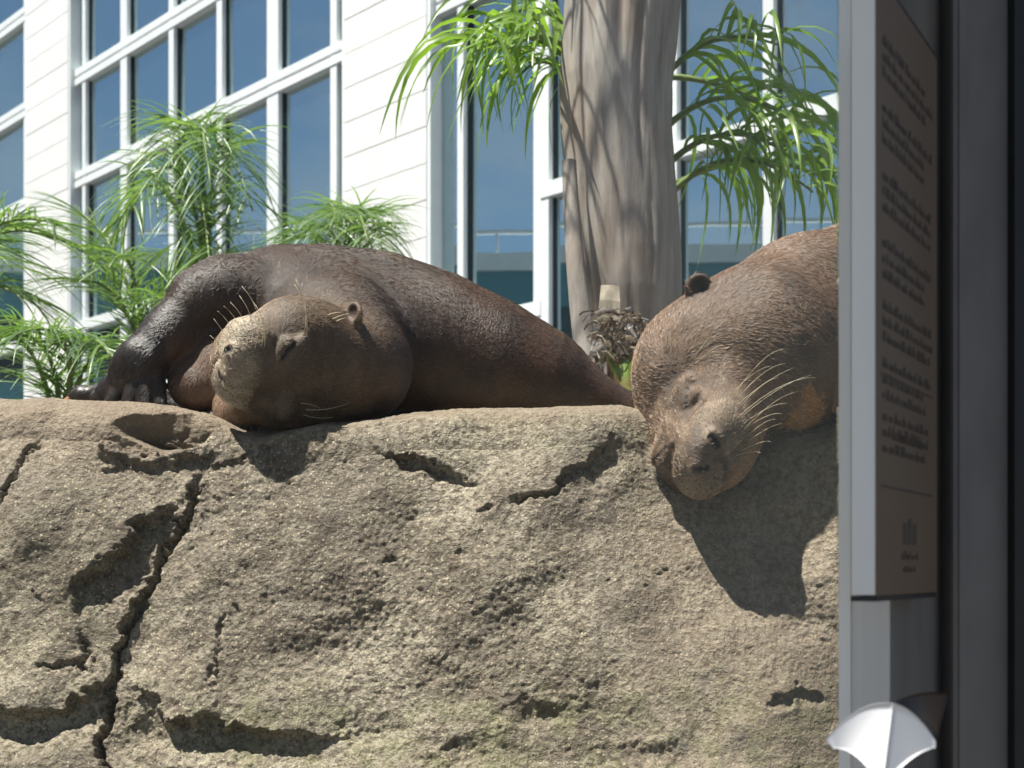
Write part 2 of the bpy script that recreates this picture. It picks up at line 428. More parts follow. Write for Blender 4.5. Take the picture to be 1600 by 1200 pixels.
    # notch and curved ridge under the gap between the animals
    d += groove([(580, 712), (620, 718), (660, 738), (705, 748), (752, 768)], 8, 0.013, 0.9, .4)
    d += step([(585, 708), (640, 716), (700, 742), (755, 766)], 7, 34, 0.009, 1, .35)
    d += step([(958, 668), (940, 694), (915, 722), (890, 752), (864, 778)], 8, 60, 0.009, -1, .3)
    d += groove([(940, 694), (915, 722), (890, 752), (862, 776), (790, 792)], 7, 0.014)
    d += groove([(330, 742), (390, 726), (450, 705)], 9, 0.008)
    d += groove([(75, 690), (40, 735), (22, 770), (-10, 800)], 6, 0.012)
    d += step([(1185, 1092), (1215, 1088), (1245, 1076), (1262, 1088), (1295, 1098)], 5, 24, 0.008, 1)
    d += groove([(60, 1040), (95, 1046), (122, 1042)], 7, 0.010)
    # low mossy hollows
    for (cx, cy, rx, ry, dep) in [(560, 1140, 90, 34, 0.016), (860, 1120, 110, 30, 0.014), (700, 1180, 120, 40, 0.018), (375, 962, 9, 6, 0.016), (62, 933, 8, 6, 0.012), (1000, 1190, 110, 34, 0.014), (610, 882, 12, 7, 0.01), (725, 880, 10, 6, 0.01), (760, 805, 14, 9, .012), (1030, 900, 14, 8, .008)]:
        g = np.clip(1 - ((a - cx) / rx) ** 2 - ((b - cy) / ry) ** 2, 0, 1); d -= 0.55 * dep * g ** 1.3 * (1 + 0.6 * lump)
    # nest where the right animal's chin and chest press
    fade = smoothstep(-0.05, 0.25, p[:, 2])
    d *= fade
    p2 = p.copy(); p2[:, 1] += d * ny; p2[:, 2] += d * nz_
    idx = np.arange(nr * nc).reshape(nr, nc)
    Q = np.stack([idx[:-1, :-1], idx[:-1, 1:], idx[1:, 1:], idx[1:, :-1]], -1).reshape(-1, 4)
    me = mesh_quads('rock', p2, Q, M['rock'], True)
    tint = np.zeros((len(p), 4), np.float32); tint[:, 3] = 1
    smooth_top = smoothstep(45, 8, vv - interp(RIDGE, uu)) * 0.8 + 0.75 * smoothstep(330, 250, uu) * smoothstep(770, 680, vv) + 0.55 * smoothstep(930, 1100, uu)
    tint[:, 0] = np.clip(smooth_top, 0, 1)
    tint[:, 1] = np.clip(smoothstep(1010, 1130, vv) * smoothstep(150, 420, uu) + 0.5 * smoothstep(330, 180, uu) * smoothstep(720, 850, vv) * 0.6 + 0.3 * smoothstep(620, 700, uu) * smoothstep(760, 690, vv), 0, 1)
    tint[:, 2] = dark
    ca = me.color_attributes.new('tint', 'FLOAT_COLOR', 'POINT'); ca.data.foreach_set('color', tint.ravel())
    o = link('boulder', me)
    tag(o, 'broad brown cracked boulder with gritty face under both otters', 'rock')
    return o
rock = build_rock()

# ------------------------------------------------------------------ otters: signed distance field -> one continuous mesh
def surface_nets(Fv, org, h):
    ins = Fv < 0
    nx, ny, nz_ = Fv.shape
    cnt = np.zeros((nx - 1, ny - 1, nz_ - 1), np.uint8)
    for i in (0, 1):
        for j in (0, 1):
            for k in (0, 1):
                cnt += ins[i:nx - 1 + i, j:ny - 1 + j, k:nz_ - 1 + k]
    act = (cnt > 0) & (cnt < 8)
    ci, cj, ck = np.nonzero(act)
    vid = np.full(act.shape, -1, np.int32); vid[ci, cj, ck] = np.arange(len(ci))
    acc = np.zeros((len(ci), 3), np.float32); n = np.zeros(len(ci), np.float32)
    cor = [(i, j, k) for i in (0, 1) for j in (0, 1) for k in (0, 1)]
    for A in cor:
        for ax in range(3):
            if A[ax]: continue
            Bc = list(A); Bc[ax] = 1
            fa = Fv[ci + A[0], cj + A[1], ck + A[2]]; fb = Fv[ci + Bc[0], cj + Bc[1], ck + Bc[2]]
            m = (fa < 0) != (fb < 0)
            t = np.where(m, fa / np.where(m, fa - fb, 1), 0)
            pt = np.tile(np.array(A, np.float32), (len(ci), 1)); pt[:, ax] = t
            acc[m] += pt[m]; n[m] += 1
    V = (acc / n[:, None] + np.stack([ci, cj, ck], 1)) * h + np.array(org, np.float32)
    quads = []
    for ax in range(3):
        sl0 = [slice(None)] * 3; sl1 = [slice(None)] * 3; sl0[ax] = slice(0, -1); sl1[ax] = slice(1, None)
        s0 = ins[tuple(sl0)]; s1 = ins[tuple(sl1)]
        e = np.stack(np.nonzero(s0 != s1), 1)
        o1, o2 = (ax + 1) % 3, (ax + 2) % 3
        ok = (e[:, o1] > 0) & (e[:, o2] > 0) & (e[:, o1] < Fv.shape[o1] - 1) & (e[:, o2] < Fv.shape[o2] - 1); e = e[ok]
        def cell(d1, d2):
            c = e.copy(); c[:, o1] -= d1; c[:, o2] -= d2; return vid[c[:, 0], c[:, 1], c[:, 2]]
        q = np.stack([cell(1, 1), cell(0, 1), cell(0, 0), cell(1, 0)], 1)
        flip = ~s0[tuple(e.T)]
        q[flip] = q[flip][:, ::-1]
        quads.append(q)
    return V, np.concatenate(quads)

class SDF:
    def __init__(self, lo, hi, h):
        self.lo = np.array(lo, np.float32); self.h = h
        self.n = np.ceil((np.array(hi) - lo) / h).astype(int) + 1
        self.f = np.full(tuple(self.n), 0.08, np.float32)
        self.ax = [self.lo[i] + h * np.arange(self.n[i], dtype=np.float32) for i in range(3)]
    def region(self, lo, hi, m):
        s = []
        for i in range(3):
            a = int(max(0, math.floor((lo[i] - m - self.lo[i]) / self.h))); b = int(min(self.n[i], math.ceil((hi[i] + m - self.lo[i]) / self.h) + 1))
            if b <= a: return None
            s.append(slice(a, b))
        return tuple(s)
    def pts(self, s):
        return (self.ax[0][s[0]][:, None, None], self.ax[1][s[1]][None, :, None], self.ax[2][s[2]][None, None, :])
    def comb(self, s, d, k, sub):
        f = self.f[s]
        if sub: d = -d; x = np.maximum(f, d); hh = np.maximum(k - np.abs(f - d), 0) / k; self.f[s] = x + hh * hh * k * 0.25
        else: x = np.minimum(f, d); hh = np.maximum(k - np.abs(f - d), 0) / k; self.f[s] = x - hh * hh * k * 0.25
    def ell(self, c, r, Rm=None, k=0.03, sub=False):
        c = np.array(c, float); r = np.array(r, float); mr = r.max()
        s = self.region(c - mr, c + mr, k + 0.02)
        if s is None: return
        x, y, z = self.pts(s); x = x - c[0]; y = y - c[1]; z = z - c[2]
        if Rm is None: Rm = np.eye(3)
        q = [x * Rm[i][0] + y * Rm[i][1] + z * Rm[i][2] for i in range(3)]     # rows of Rm = local axes
        k0 = np.sqrt(sum((q[i] / r[i]) ** 2 for i in range(3))); k1 = np.sqrt(sum((q[i] / r[i] ** 2) ** 2 for i in range(3))) + 1e-6
        self.comb(s, (k0 * (k0 - 1) / k1).astype(np.float32), k, sub)
    def cone(self, a, b, ra, rb, k=0.03, sub=False):
        a = np.array(a, float); b = np.array(b, float); mr = max(ra, rb)
        s = self.region(np.minimum(a, b) - mr, np.maximum(a, b) + mr, k + 0.02)
        if s is None: return
        x, y, z = self.pts(s); ab = b - a; L2 = ab @ ab + 1e-9
        t = np.clip(((x - a[0]) * ab[0] + (y - a[1]) * ab[1] + (z - a[2]) * ab[2]) / L2, 0, 1)
        d = np.sqrt((x - a[0] - t * ab[0]) ** 2 + (y - a[1] - t * ab[1]) ** 2 + (z - a[2] - t * ab[2]) ** 2) - (ra + (rb - ra) * t)
        self.comb(s, d.astype(np.float32), k, sub)
    def hit(self, p, d, s=1.0):
        """march from p along d to the surface"""
        p = np.array(p, float); d = np.array(d, float)
        for _ in range(600):
            i = np.clip(((p - self.lo) / self.h), 0, self.n - 2); b = i.astype(int); f = i - b
            c = self.f[b[0]:b[0] + 2, b[1]:b[1] + 2, b[2]:b[2] + 2]
            c = c[0] * (1 - f[0]) + c[1] * f[0]; c = c[0] * (1 - f[1]) + c[1] * f[1]; v = c[0] * (1 - f[2]) + c[1] * f[2]
            if v < 0.0002: break
            p = p + d * min(max(v * 0.5, 0.0002), 0.003)
        return p
    def chain(self, nodes, k=0.03):
        for (a, ra), (b, rb) in zip(nodes[:-1], nodes[1:]): self.cone(a, b, ra, rb, k)

def frame(Fw, Dw):
    """head axes: forward Fw, dorsal about Dw; returns rows lateral, forward, dorsal"""
    f = np.array(Fw, float); f /= np.linalg.norm(f); d = np.array(Dw, float); d -= f * (d @ f); d /= np.linalg.norm(d)
    r = np.cross(f, d); return np.array([r, f, d])

def head(S, O, A, s, ear_from=None, mw=1.0, shut=0):
    """adds an otter head; O = point between the eyes, A rows = lateral, forward, dorsal. Returns the feature spots."""
    W = lambda x, y, z: np.array(O) + s * (x * A[0] + y * A[1] + z * A[2])
    E = lambda c, r, k=0.03, sub=False: S.ell(W(*c), np.array(r) * s, A, k * s, sub)
    E((0, -0.080, -0.050), (0.094, 0.108, 0.062), 0.03)          # skull
    E((0, -0.020, -0.046), (0.068, 0.066, 0.046), 0.03)          # brow / forehead
    for m in (-1, 1):
        E((m * 0.058, -0.050, -0.066), (0.044, 0.060, 0.046), 0.035)   # cheek
        E((m * 0.030 * mw, 0.038, -0.052), (0.038, 0.034, 0.032), 0.030)    # whisker pad
        E((m * 0.024 * mw, 0.052, -0.065), (0.029, 0.020, 0.019), 0.014)    # lip pad
    E((0, 0.024, -0.036), (0.040, 0.046, 0.030), 0.030)           # bridge
    E((0, 0.062, -0.036), (0.026, 0.015, 0.019), 0.012)          # nose
    E((0, 0.014, -0.086), (0.050, 0.058, 0.024), 0.014)          # lower jaw
    E((0, -0.060, -0.088), (0.068, 0.085, 0.042), 0.045)         # throat
    F3 = {}
    for m in (-1, 1):
        e = S.hit(W(m * 0.042, 0.000, 0.10), -A[2], s)
        if m == shut: F3['eye%d' % m] = (e - A[2] * .05, e - A[2] * .052)
        else: S.ell(e - A[2] * 0.004 * s, np.array((0.018, 0.015, 0.0125)) * s, A, 0.007 * s)
        for kk in (1, 2):
            w0 = S.hit(W(m * (0.026 - .003 * kk), 0.016 + .008 * kk, 0.10), -A[2], s); w1 = S.hit(W(m * 0.050, 0.010 + .009 * kk, 0.10), -A[2], s)
            S.cone(w0, w1, 0.0016 * s, 0.0012 * s, 0.010 * s, True)
        b = S.hit(W(m * 0.044, -0.020, 0.10), -A[2], s); S.ell(b - A[2] * 0.003 * s, np.array((0.022, 0.009, 0.009)) * s, A, 0.012 * s)
        e0 = S.hit(W(m * 0.029, 0.009, 0.10), -A[2], s); e1 = S.hit(W(m * 0.054, -0.005, 0.10), -A[2], s); em = S.hit(W(m * 0.042, 0.0055, 0.10), -A[2], s)
        for (p, r) in ((((e0, em), 0), ((em, e1), 0)) if m != shut else ()): S.cone(p[0], p[1], 0.0019 * s, 0.0022 * s, 0.004 * s, True)
        if m != shut: F3['eye%d' % m] = (e0, em, e1)
        n0 = S.hit(W(m * 0.019, 0.20, -0.039), -A[1], s); n1 = S.hit(W(m * 0.026, 0.20, -0.029), -A[1], s)
        S.ell((n0 + n1) / 2 - A[1] * 0.006 * s + A[0] * m * -0.004 * s, np.array((0.016, 0.012, 0.013)) * s, A, 0.006 * s)
        n0 = S.hit(W(m * 0.017, 0.20, -0.040), -A[1], s); n1 = S.hit(W(m * 0.025, 0.20, -0.029), -A[1], s)
        S.cone(n0, n1 - A[2] * 0.001 * s, 0.0036 * s, 0.0056 * s, 0.004 * s, True)
        F3['nos%d' % m] = (n0, n1)
        l = [S.hit(W(m * x, 0.20 if x < .05 else 0.12, zz), -A[1], s) for x, zz in ((0.002, -0.064), (0.020, -0.072), (0.038, -0.078), (0.052, -0.080))]
        for p, r in zip(l[:-1], l[1:]): S.cone(p, r, 0.0026 * s, 0.0026 * s, 0.008 * s, True)
        F3['lip%d' % m] = l
        t = S.hit(W(m * 0.25, -0.118, -0.036), -A[0] * m, s)
        if ear_from is not None and m == -1: t = S.hit(ear_from[0], ear_from[1], s)
        er = t + A[0] * m * 0.006 * s
        S.ell(er, np.array((0.0195, 0.0085, 0.0195)) * s, A, 0.007 * s)
        S.ell(er + (A[1] * 0.0075 + A[0] * m * 0.004) * s, np.array((0.0120, 0.0075, 0.0125)) * s, A, 0.004 * s, True)
        F3['ear%d' % m] = er + (A[1] * 0.0055 + A[0] * m * 0.004) * s
    p0 = S.hit(W(0, 0.20, -0.046), -A[1], s); p1 = S.hit(W(0, 0.20, -0.062), -A[1], s)
    S.cone(p0, p1, 0.0022 * s, 0.002 * s, 0.008 * s, True)
    return F3

def seg_mask(p, pts, r):
    out = np.full(len(p), 1e9)
    for a, b in zip(pts[:-1], pts[1:]):
        ab = b - a; t = np.clip(((p - a) @ ab) / (ab @ ab + 1e-12), 0, 1); out = np.minimum(out, np.linalg.norm(p - a - t[:, None] * ab, axis=1))
    return smoothstep(r, r * 0.7, out)

def head_paint(p, O, A, s, F3):
    """local head coordinates and masks for colour that belongs to the coat"""
    q = (p - np.array(O)) @ A.T / s
    x, y, z = q[:, 0], q[:, 1], q[:, 2]; ax = np.abs(x)
    near = smoothstep(0.20, 0.11, np.sqrt(x ** 2 + (y + 0.03) ** 2 + (z + 0.05) ** 2))
    muz = near * smoothstep(0.022, 0.072, y + 0.010 * fbm(p * 40, 3) + 0.25 * np.clip(ax - 0.03, 0, 1))
    slit = np.maximum(seg_mask(p, F3['eye1'], 0.0042 * s), seg_mask(p, F3['eye-1'], 0.0042 * s))
    nose = np.maximum(seg_mask(p, F3['nos1'], 0.0068 * s), seg_mask(p, F3['nos-1'], 0.0068 * s))
    lip = np.maximum(seg_mask(p, F3['lip1'], 0.0042 * s), seg_mask(p, F3['lip-1'], 0.0042 * s))
    earin = np.maximum(*[smoothstep(0.0125 * s, 0.009 * s, np.linalg.norm(p - F3['ear%d' % m], axis=1)) for m in (-1, 1)])
    lid = np.exp(-(((ax - 0.042) / 0.022) ** 2 + ((y - 0.0) / 0.018) ** 2)) * (z > -0.05) * near
    jaw = near * smoothstep(-0.072, -0.084, z) * smoothstep(-0.03, 0.03, y)
    bridge = near * np.exp(-(ax / 0.028) ** 2) * smoothstep(0.05, 0.075, y) * smoothstep(-0.060, -0.045, z)
    PAD[0] = near * smoothstep(0.012, 0.03, ax) * smoothstep(0.02, 0.04, y) * smoothstep(-0.085, -0.07, z)
    return dict(q=q, near=near, muz=muz, slit=slit, nose=nose, lip=lip, earin=earin, lid=lid, jaw=jaw, bridge=bridge)

PAD = [None]
def otter_mesh(name, S, mat, colfn, parent=None):
    V, Q = surface_nets(S.f, S.lo, S.h)
    me = mesh_quads(name, V, Q, mat, True)
    n = len(me.vertices); V = np.empty(n * 3, np.float32); me.vertices.foreach_get('co', V); V = V.reshape(-1, 3).astype(float)
    col, wet = colfn(V)
    c4 = np.ones((n, 4), np.float32); c4[:, :3] = col
    ca = me.color_attributes.new('col', 'FLOAT_COLOR', 'POINT'); ca.data.foreach_set('color', c4.ravel())
    pa = me.attributes.new('pad', 'FLOAT', 'POINT'); pa.data.foreach_set('value', PAD[0].astype(np.float32))
    wa = me.attributes.new('wet', 'FLOAT', 'POINT'); wa.data.foreach_set('value', wet.astype(np.float32))
    o = link(name, me, parent)
    return o, V, col, wet

def put_flow(o, V, flow):
    at = o.data.attributes.new('flow', 'FLOAT_VECTOR', 'POINT'); at.data.foreach_set('vector', flow(V).astype(np.float32).ravel())

def fur(name, o, V, col, wet, flow, count, length, parent, lift=0.22, bright=1.25, rad=0.00028, densfn=None, zmin=None):
    me = o.data; nf = len(me.polygons)
    Q = np.empty(nf * 4, np.int32); me.loops.foreach_get('vertex_index', Q); Q = Q.reshape(-1, 4)
    A, Bq, Cq, D = V[Q[:, 0]], V[Q[:, 1]], V[Q[:, 2]], V[Q[:, 3]]
    N = np.cross(Cq - A, D - Bq); area = np.linalg.norm(N, axis=1); N = N / (area[:, None] + 1e-12)
    cen = (A + Bq + Cq + D) / 4
    w = area.copy()
    w *= (cen[:, 1] < 3) * (N[:, 1] < 0.55)             # coat behind the body carries none
    if densfn is not None: w *= densfn(cen)
    f = rng.choice(nf, count, p=w / w.sum())
    s, t = rng.random(count)[:, None], rng.random(count)[:, None]
    root = A[f] * (1 - s) * (1 - t) + Bq[f] * s * (1 - t) + Cq[f] * s * t + D[f] * (1 - s) * t
    n = N[f]; dr = flow(root)
    # clumping: strands share a noisy direction
    j = np.stack([vnoise(root * 130 + k * 50) for k in range(3)], 1) * 0.45 + np.stack([vnoise(root * 30 + k * 71) for k in range(3)], 1) * 0.30
    dr = dr + j + rng.normal(0, 0.10, dr.shape); dr -= n * np.sum(dr * n, 1)[:, None]; dr /= np.linalg.norm(dr, axis=1)[:, None] + 1e-9
    L = length(root) * rng.uniform(0.6, 1.25, count)
    lf = lift * rng.uniform(0.4, 1.5, count)[:, None]
    pts = np.zeros((count, 4, 3), np.float32)
    for i, q in enumerate((0, 0.34, 0.68, 1.0)):
        pts[:, i] = root - n * 0.0006 + dr * (L * q)[:, None] + n * (lf * (q - 0.55 * q * q)) * L[:, None]
    hc = bpy.data.hair_curves.new(name)
    hc.add_curves([4] * count)
    hc.attributes['position'].data.foreach_set('vector', pts.ravel())
    ra = hc.attributes.get('radius') or hc.attributes.new('radius', 'FLOAT', 'POINT')
    ra.data.foreach_set('value', np.tile(np.array([1, 0.95, 0.7, 0.15], np.float32) * rad, count))
    vi = Q[f, 0]; hcn = np.ones((count, 4), np.float32)
    hcn[:, :3] = np.clip(col[vi] * bright * rng.uniform(0.5, 1.7, (count, 1)) * np.array([1.06, 1.0, 0.92]), 0, 0.8)
    a = hc.attributes.new('hcol', 'FLOAT_COLOR', 'CURVE'); a.data.foreach_set('color', hcn.ravel())
    hc.materials.append(M['hairL'])
    ho = link(name, hc, parent)
    return ho

def tube_mesh(name, pts, r0, r1, mat, sides=5):
    pts = [Vector(p) for p in pts]; V = []; Fc = []
    n = len(pts)
    for i, p in enumerate(pts):
        t = (pts[min(i + 1, n - 1)] - pts[max(i - 1, 0)]).normalized()
        a = t.orthogonal().normalized(); b = t.cross(a)
        r = r0 + (r1 - r0) * i / (n - 1)
        for k in range(sides):
            th = 2 * math.pi * k / sides; V.append(p + (a * math.cos(th) + b * math.sin(th)) * r)
    for i in range(n - 1):
        for k in range(sides):
            Fc.append((i * sides + k, i * sides + (k + 1) % sides, (i + 1) * sides + (k + 1) % sides, (i + 1) * sides + k))
    Fc.append(tuple(range(sides))[::-1]); Fc.append(tuple(range((n - 1) * sides, n * sides)))
    return mesh_np(name, V, Fc, mat, True)

def skin_at(S, u, v):
    d = np.array(P(u, v, 1.0)) - np.array((0, 0, H)); d /= np.linalg.norm(d)
    return Vector(S.hit(np.array(P(u, v, 1.68)), d))

def whisker(parent, a, b, sag, r=0.00062):
    a, b = Vector(a), Vector(b); sag = Vector(sag)
    pts = [a.lerp(b, i / 7) + sag * (4 * (i / 7) * (1 - i / 7)) for i in range(8)]
    link('whisker', tube_mesh('whisker', pts, r, r * 0.35, M['whisker'], 4), parent)

def bare(p, F3, r):
    m = np.zeros(len(p))
    for k in ('eye1', 'eye-1', 'nos1', 'nos-1', 'lip1', 'lip-1'): m = np.maximum(m, seg_mask(p, F3[k], r))
    for k in ('ear1', 'ear-1'): m = np.maximum(m, smoothstep(r * 2.6, r * 1.6, np.linalg.norm(p - F3[k], axis=1)))
    return 1 - m

def flow_field(nodes):
    """nodes: (position, direction, sigma)"""
    Pn = np.array([n[0] for n in nodes], float); Dn = np.array([n[1] for n in nodes], float); Dn /= np.linalg.norm(Dn, axis=1)[:, None]
    Sg = np.array([n[2] for n in nodes], float)
    def f(p):
        out = np.zeros_like(p)
        for a, d, s in zip(Pn, Dn, Sg):
            out += np.exp(-np.sum((p - a) ** 2, 1) / (2 * s * s))[:, None] * d + 1e-7 * d
        return out / (np.linalg.norm(out, axis=1)[:, None] + 1e-12)
    return f

VX = 0.0024
# ---- the otter lying on its side at the left
def otter_left():
    root = empty('otter', P(560, 640, 2.3))
    tag(root, 'wet dark otter asleep on its side with one foreleg stretched out', 'otter', 'two otters dozing on the boulder')
    S = SDF((-0.88, 1.80, H + 0.16), (0.32, 2.72, H + 0.66), VX)
    q = lambda u, v, Y: np.array(P(u, v, Y))
    # trunk of the body, shoulder to rump
    S.chain([(q(425, 520, 2.34), 0.128), (q(500, 522, 2.36), 0.148), (q(590, 540, 2.40), 0.160), (q(680, 556, 2.42), 0.142),
             (q(770, 580, 2.43), 0.120), (q(850, 602, 2.44), 0.090), (q(925, 632, 2.45), 0.047), (q(985, 650, 2.46), 0.030), (q(1030, 662, 2.48), 0.022)], 0.05)
    S.ell(q(470, 490, 2.28), (0.125, 0.10, 0.098), None, 0.06)      # shoulder
    # neck from the shoulder round to the head
    S.chain([(q(470, 505, 2.28), 0.105), (q(520, 535, 2.20), 0.105), (q(552, 572, 2.13), 0.092)], 0.05)
    # stretched foreleg
    S.chain([(q(420, 470, 2.26), 0.082), (q(352, 462, 2.20), 0.058), (q(312, 472, 2.17), 0.045)], 0.045)
    S.chain([(q(314, 468, 2.17), 0.044), (q(266, 519, 2.15), 0.037), (q(224, 562, 2.13), 0.041)], 0.03)
    S.ell(q(208, 584, 2.125), (0.040, 0.022, 0.036), None, 0.025)
    for (bu, bv, cu, cv, Y0) in [(196, 575, 153, 622, 2.150), (202, 582, 172, 634, 2.128), (214, 584, 199, 640, 2.112), (228, 584, 226, 642, 2.108), (240, 578, 250, 640, 2.118)]:
        S.cone(q(bu, bv, Y0 + 0.006), q(cu, cv, Y0 - 0.006), 0.0150, 0.0125, 0.005)
    S.ell(q(202, 606, 2.135), (0.050, 0.011, 0.030), None, 0.012)     # webbing
    # second forepaw tucked behind the first: one toe shows
    S.chain([(q(300, 645, 2.24), 0.030), (q(240, 632, 2.22), 0.024), (q(165, 617, 2.20), 0.018), (q(128, 618, 2.20), 0.0125), (q(112, 622, 2.20), 0.008)], 0.02)
    # throat and chest below the chin
    S.ell(q(352, 585, 2.17), (0.062, 0.055, 0.068), None, 0.03)
    S.ell(q(300, 604, 2.15), (0.036, 0.034, 0.040), None, 0.02)
    S.ell(q(372, 640, 2.10), (0.040, 0.05, 0.045), None, 0.03)
    # head
    O = q(441, 590, 1.965)
    A = frame((-0.74, -0.66, -0.02), (0.62, -0.64, -0.50))
    s = 1.05
    S.chain([(q(552, 572, 2.13), 0.090), (O + s * (-0.13 * A[1] - 0.065 * A[2]), 0.082)], 0.03)
    F3 = head(S, O, A, s, None, 1.0, 1 if A[0][2] < 0 else -1)
    def paint(p):
        h = head_paint(p, O, A, s, F3)
        u = 800 + p[:, 0] / p[:, 1] * F; v = HOR - (p[:, 2] - H) / p[:, 1] * F
        n = fbm(p * 18, 4); n2 = fbm(p * 60, 3)
        base = np.array([0.045, 0.029, 0.021]); rust = np.array([0.080, 0.043, 0.024]); arm = np.array([0.022, 0.015, 0.012])
        col = base[None] * (1 + 0.18 * n[:, None])
        rm = 0.6 * smoothstep(-0.9, 1.2, n + 0.25) * smoothstep(0.05, 0.12, np.hypot(p[:, 0] - O[0], p[:, 2] - O[2])) * (p[:, 0] > -0.45)
        col = col * (1 - 0.6 * rm[:, None]) + rust * (0.6 * rm[:, None])
        am = smoothstep(-0.40, -0.50, p[:, 0]) * smoothstep(H + .45, H + .42, p[:, 2])
        am = np.clip(am, 0, 1) * (1 - h['near']); col = col * (1 - am[:, None]) + arm * am[:, None]
        th = np.exp(-np.sum(((p - q(330, 595, 2.13)) / np.array([0.075, 0.09, 0.075])) ** 2, 1)) * smoothstep(0.35, 0.1, h['near'] * 0)
        th *= (p[:, 0] > -0.57)
        col = col * (1 - 0.75 * th[:, None]) + np.array([0.155, 0.092, 0.060]) * (0.75 * th[:, None])
        k = h['near'][:, None] * 0.85; col = col * (1 - k) + np.array([0.112, 0.078, 0.050]) * (1 + 0.3 * n2[:, None]) * k
        k = h['muz'][:, None] * 0.95; col = col * (1 - k) + np.array([0.40, 0.345, 0.275]) * (1 + 0.25 * n2[:, None]) * k
        k = h['bridge'][:, None] * 0.55; col = col * (1 - k) + np.array([0.15, 0.10, 0.075]) * k
        k = np.clip(h['lid'], 0, 1)[:, None] * 0.6; col = col * (1 - k) + np.array([0.16, 0.135, 0.115]) * k
        k = h['jaw'][:, None] * 0.8; col = col * (1 - k) + np.array([0.26, 0.17, 0.115]) * k
        for key, c in (('slit', (0.012, 0.010, 0.009)), ('nose', (0.014, 0.010, 0.010)), ('lip', (0.05, 0.03, 0.022)), ('earin', (0.055, 0.036, 0.026))):
            k = h[key][:, None]; col = col * (1 - k) + np.array(c) * k
        wet = np.clip(0.85 - 0.95 * h['near'] + 0.2 * n, 0, 1)
        return np.clip(col, 0.004, 0.7), wet
    o, V, col, wet = otter_mesh('body', S, M['skinL'], paint)
    o.parent = root; o.matrix_parent_inverse = Matrix.Translation(-root.location)
    fl = flow_field([(O + A[1] * 0.06, -A[1] + 0.2 * A[2], 0.09), (O - A[1] * 0.1, -A[1], 0.10), (q(500, 470, 2.2), (0.3, 0.3, 0.4), 0.10), (q(600, 470, 2.3), (1, 0.2, -0.1), 0.14),
                     (q(760, 540, 2.35), (1, 0.1, -0.3), 0.14), (q(880, 590, 2.4), (1, 0.1, -0.5), 0.12), (q(400, 450, 2.15), (-0.6, -0.1, -0.4), 0.09), (q(270, 520, 2.1), (-0.6, 0, -0.7), 0.09), (q(330, 600, 2.1), (-0.2, 0, -1), 0.05)])
    put_flow(o, V, fl)
    headness = lambda p: smoothstep(0.19, 0.12, np.linalg.norm(p - (O - 0.04 * A[1]), axis=1))
    def dens(p):
        return (0.8 + 1.3 * headness(p)) * bare(p, F3, 0.0075 * s)
    ln = lambda p: 0.0090 - 0.0022 * headness(p)
    fo = fur('fur', o, V, col, wet, fl, 80000, ln, root, 0.20, 1.5, 0.00034, dens)
    fo.matrix_parent_inverse = Matrix.Translation(-root.location)
    whs = []
    def wk(u0, v0, Y0, u1, v1, Y1, su, sv):
        a = skin_at(S, u0, v0); b = P(u1, v1, a.y - 0.012); whs.append((a, b, Vector((su, 0, sv))))
    Yw = 1.93
    for (u0, v0, u1, v1, su) in [(362, 536, 340, 514, -.002), (368, 530, 346, 502, .004), (374, 528, 356, 494, .006), (380, 524, 366, 488, .006), (386, 522, 380, 478, .006), (393, 520, 384, 463, .010),
                                 (404, 518, 402, 488, .003), (408, 518, 405, 492, .002), (353, 548, 334, 540, 0), (350, 556, 336, 550, 0), (470, 500, 468, 452, .004), (474, 502, 466, 460, .003)]:
        wk(u0 + 5, v0 + 24, Yw + .02, u1 - 6, v1 - 16, Yw + 0.02, su + .004, .003)
    for (u0, v0, u1, v1, s_) in [(478, 640, 545, 630, -.004), (470, 630, 500, 638, .002), (474, 648, 520, 652, -.003), (382, 668, 388, 690, 0), (392, 668, 400, 692, 0), (375, 664, 372, 682, 0), (402, 666, 410, 684, 0)]:
        wk(u0, v0, 1.93, u1, v1, 1.90, 0, s_)
    for (u0, v0, u1, v1) in [(520, 498, 545, 490), (526, 502, 540, 497), (512, 492, 532, 488)]:
        wk(u0, v0, 2.0, u1, v1, 1.99, 0, .001)
    for a, b, sg in whs:
        whisker(root, a, b, sg)
    tip = link('claw', tube_mesh('claw', [P(116, 621, 2.195), P(107, 623, 2.195), P(101, 626, 2.195)], 0.0065, 0.003, M['claw'], 8), root)
    for ch in root.children:
        if ch not in (o, fo): ch.matrix_parent_inverse = Matrix.Translation(-root.location)
    return root
otL = otter_left()

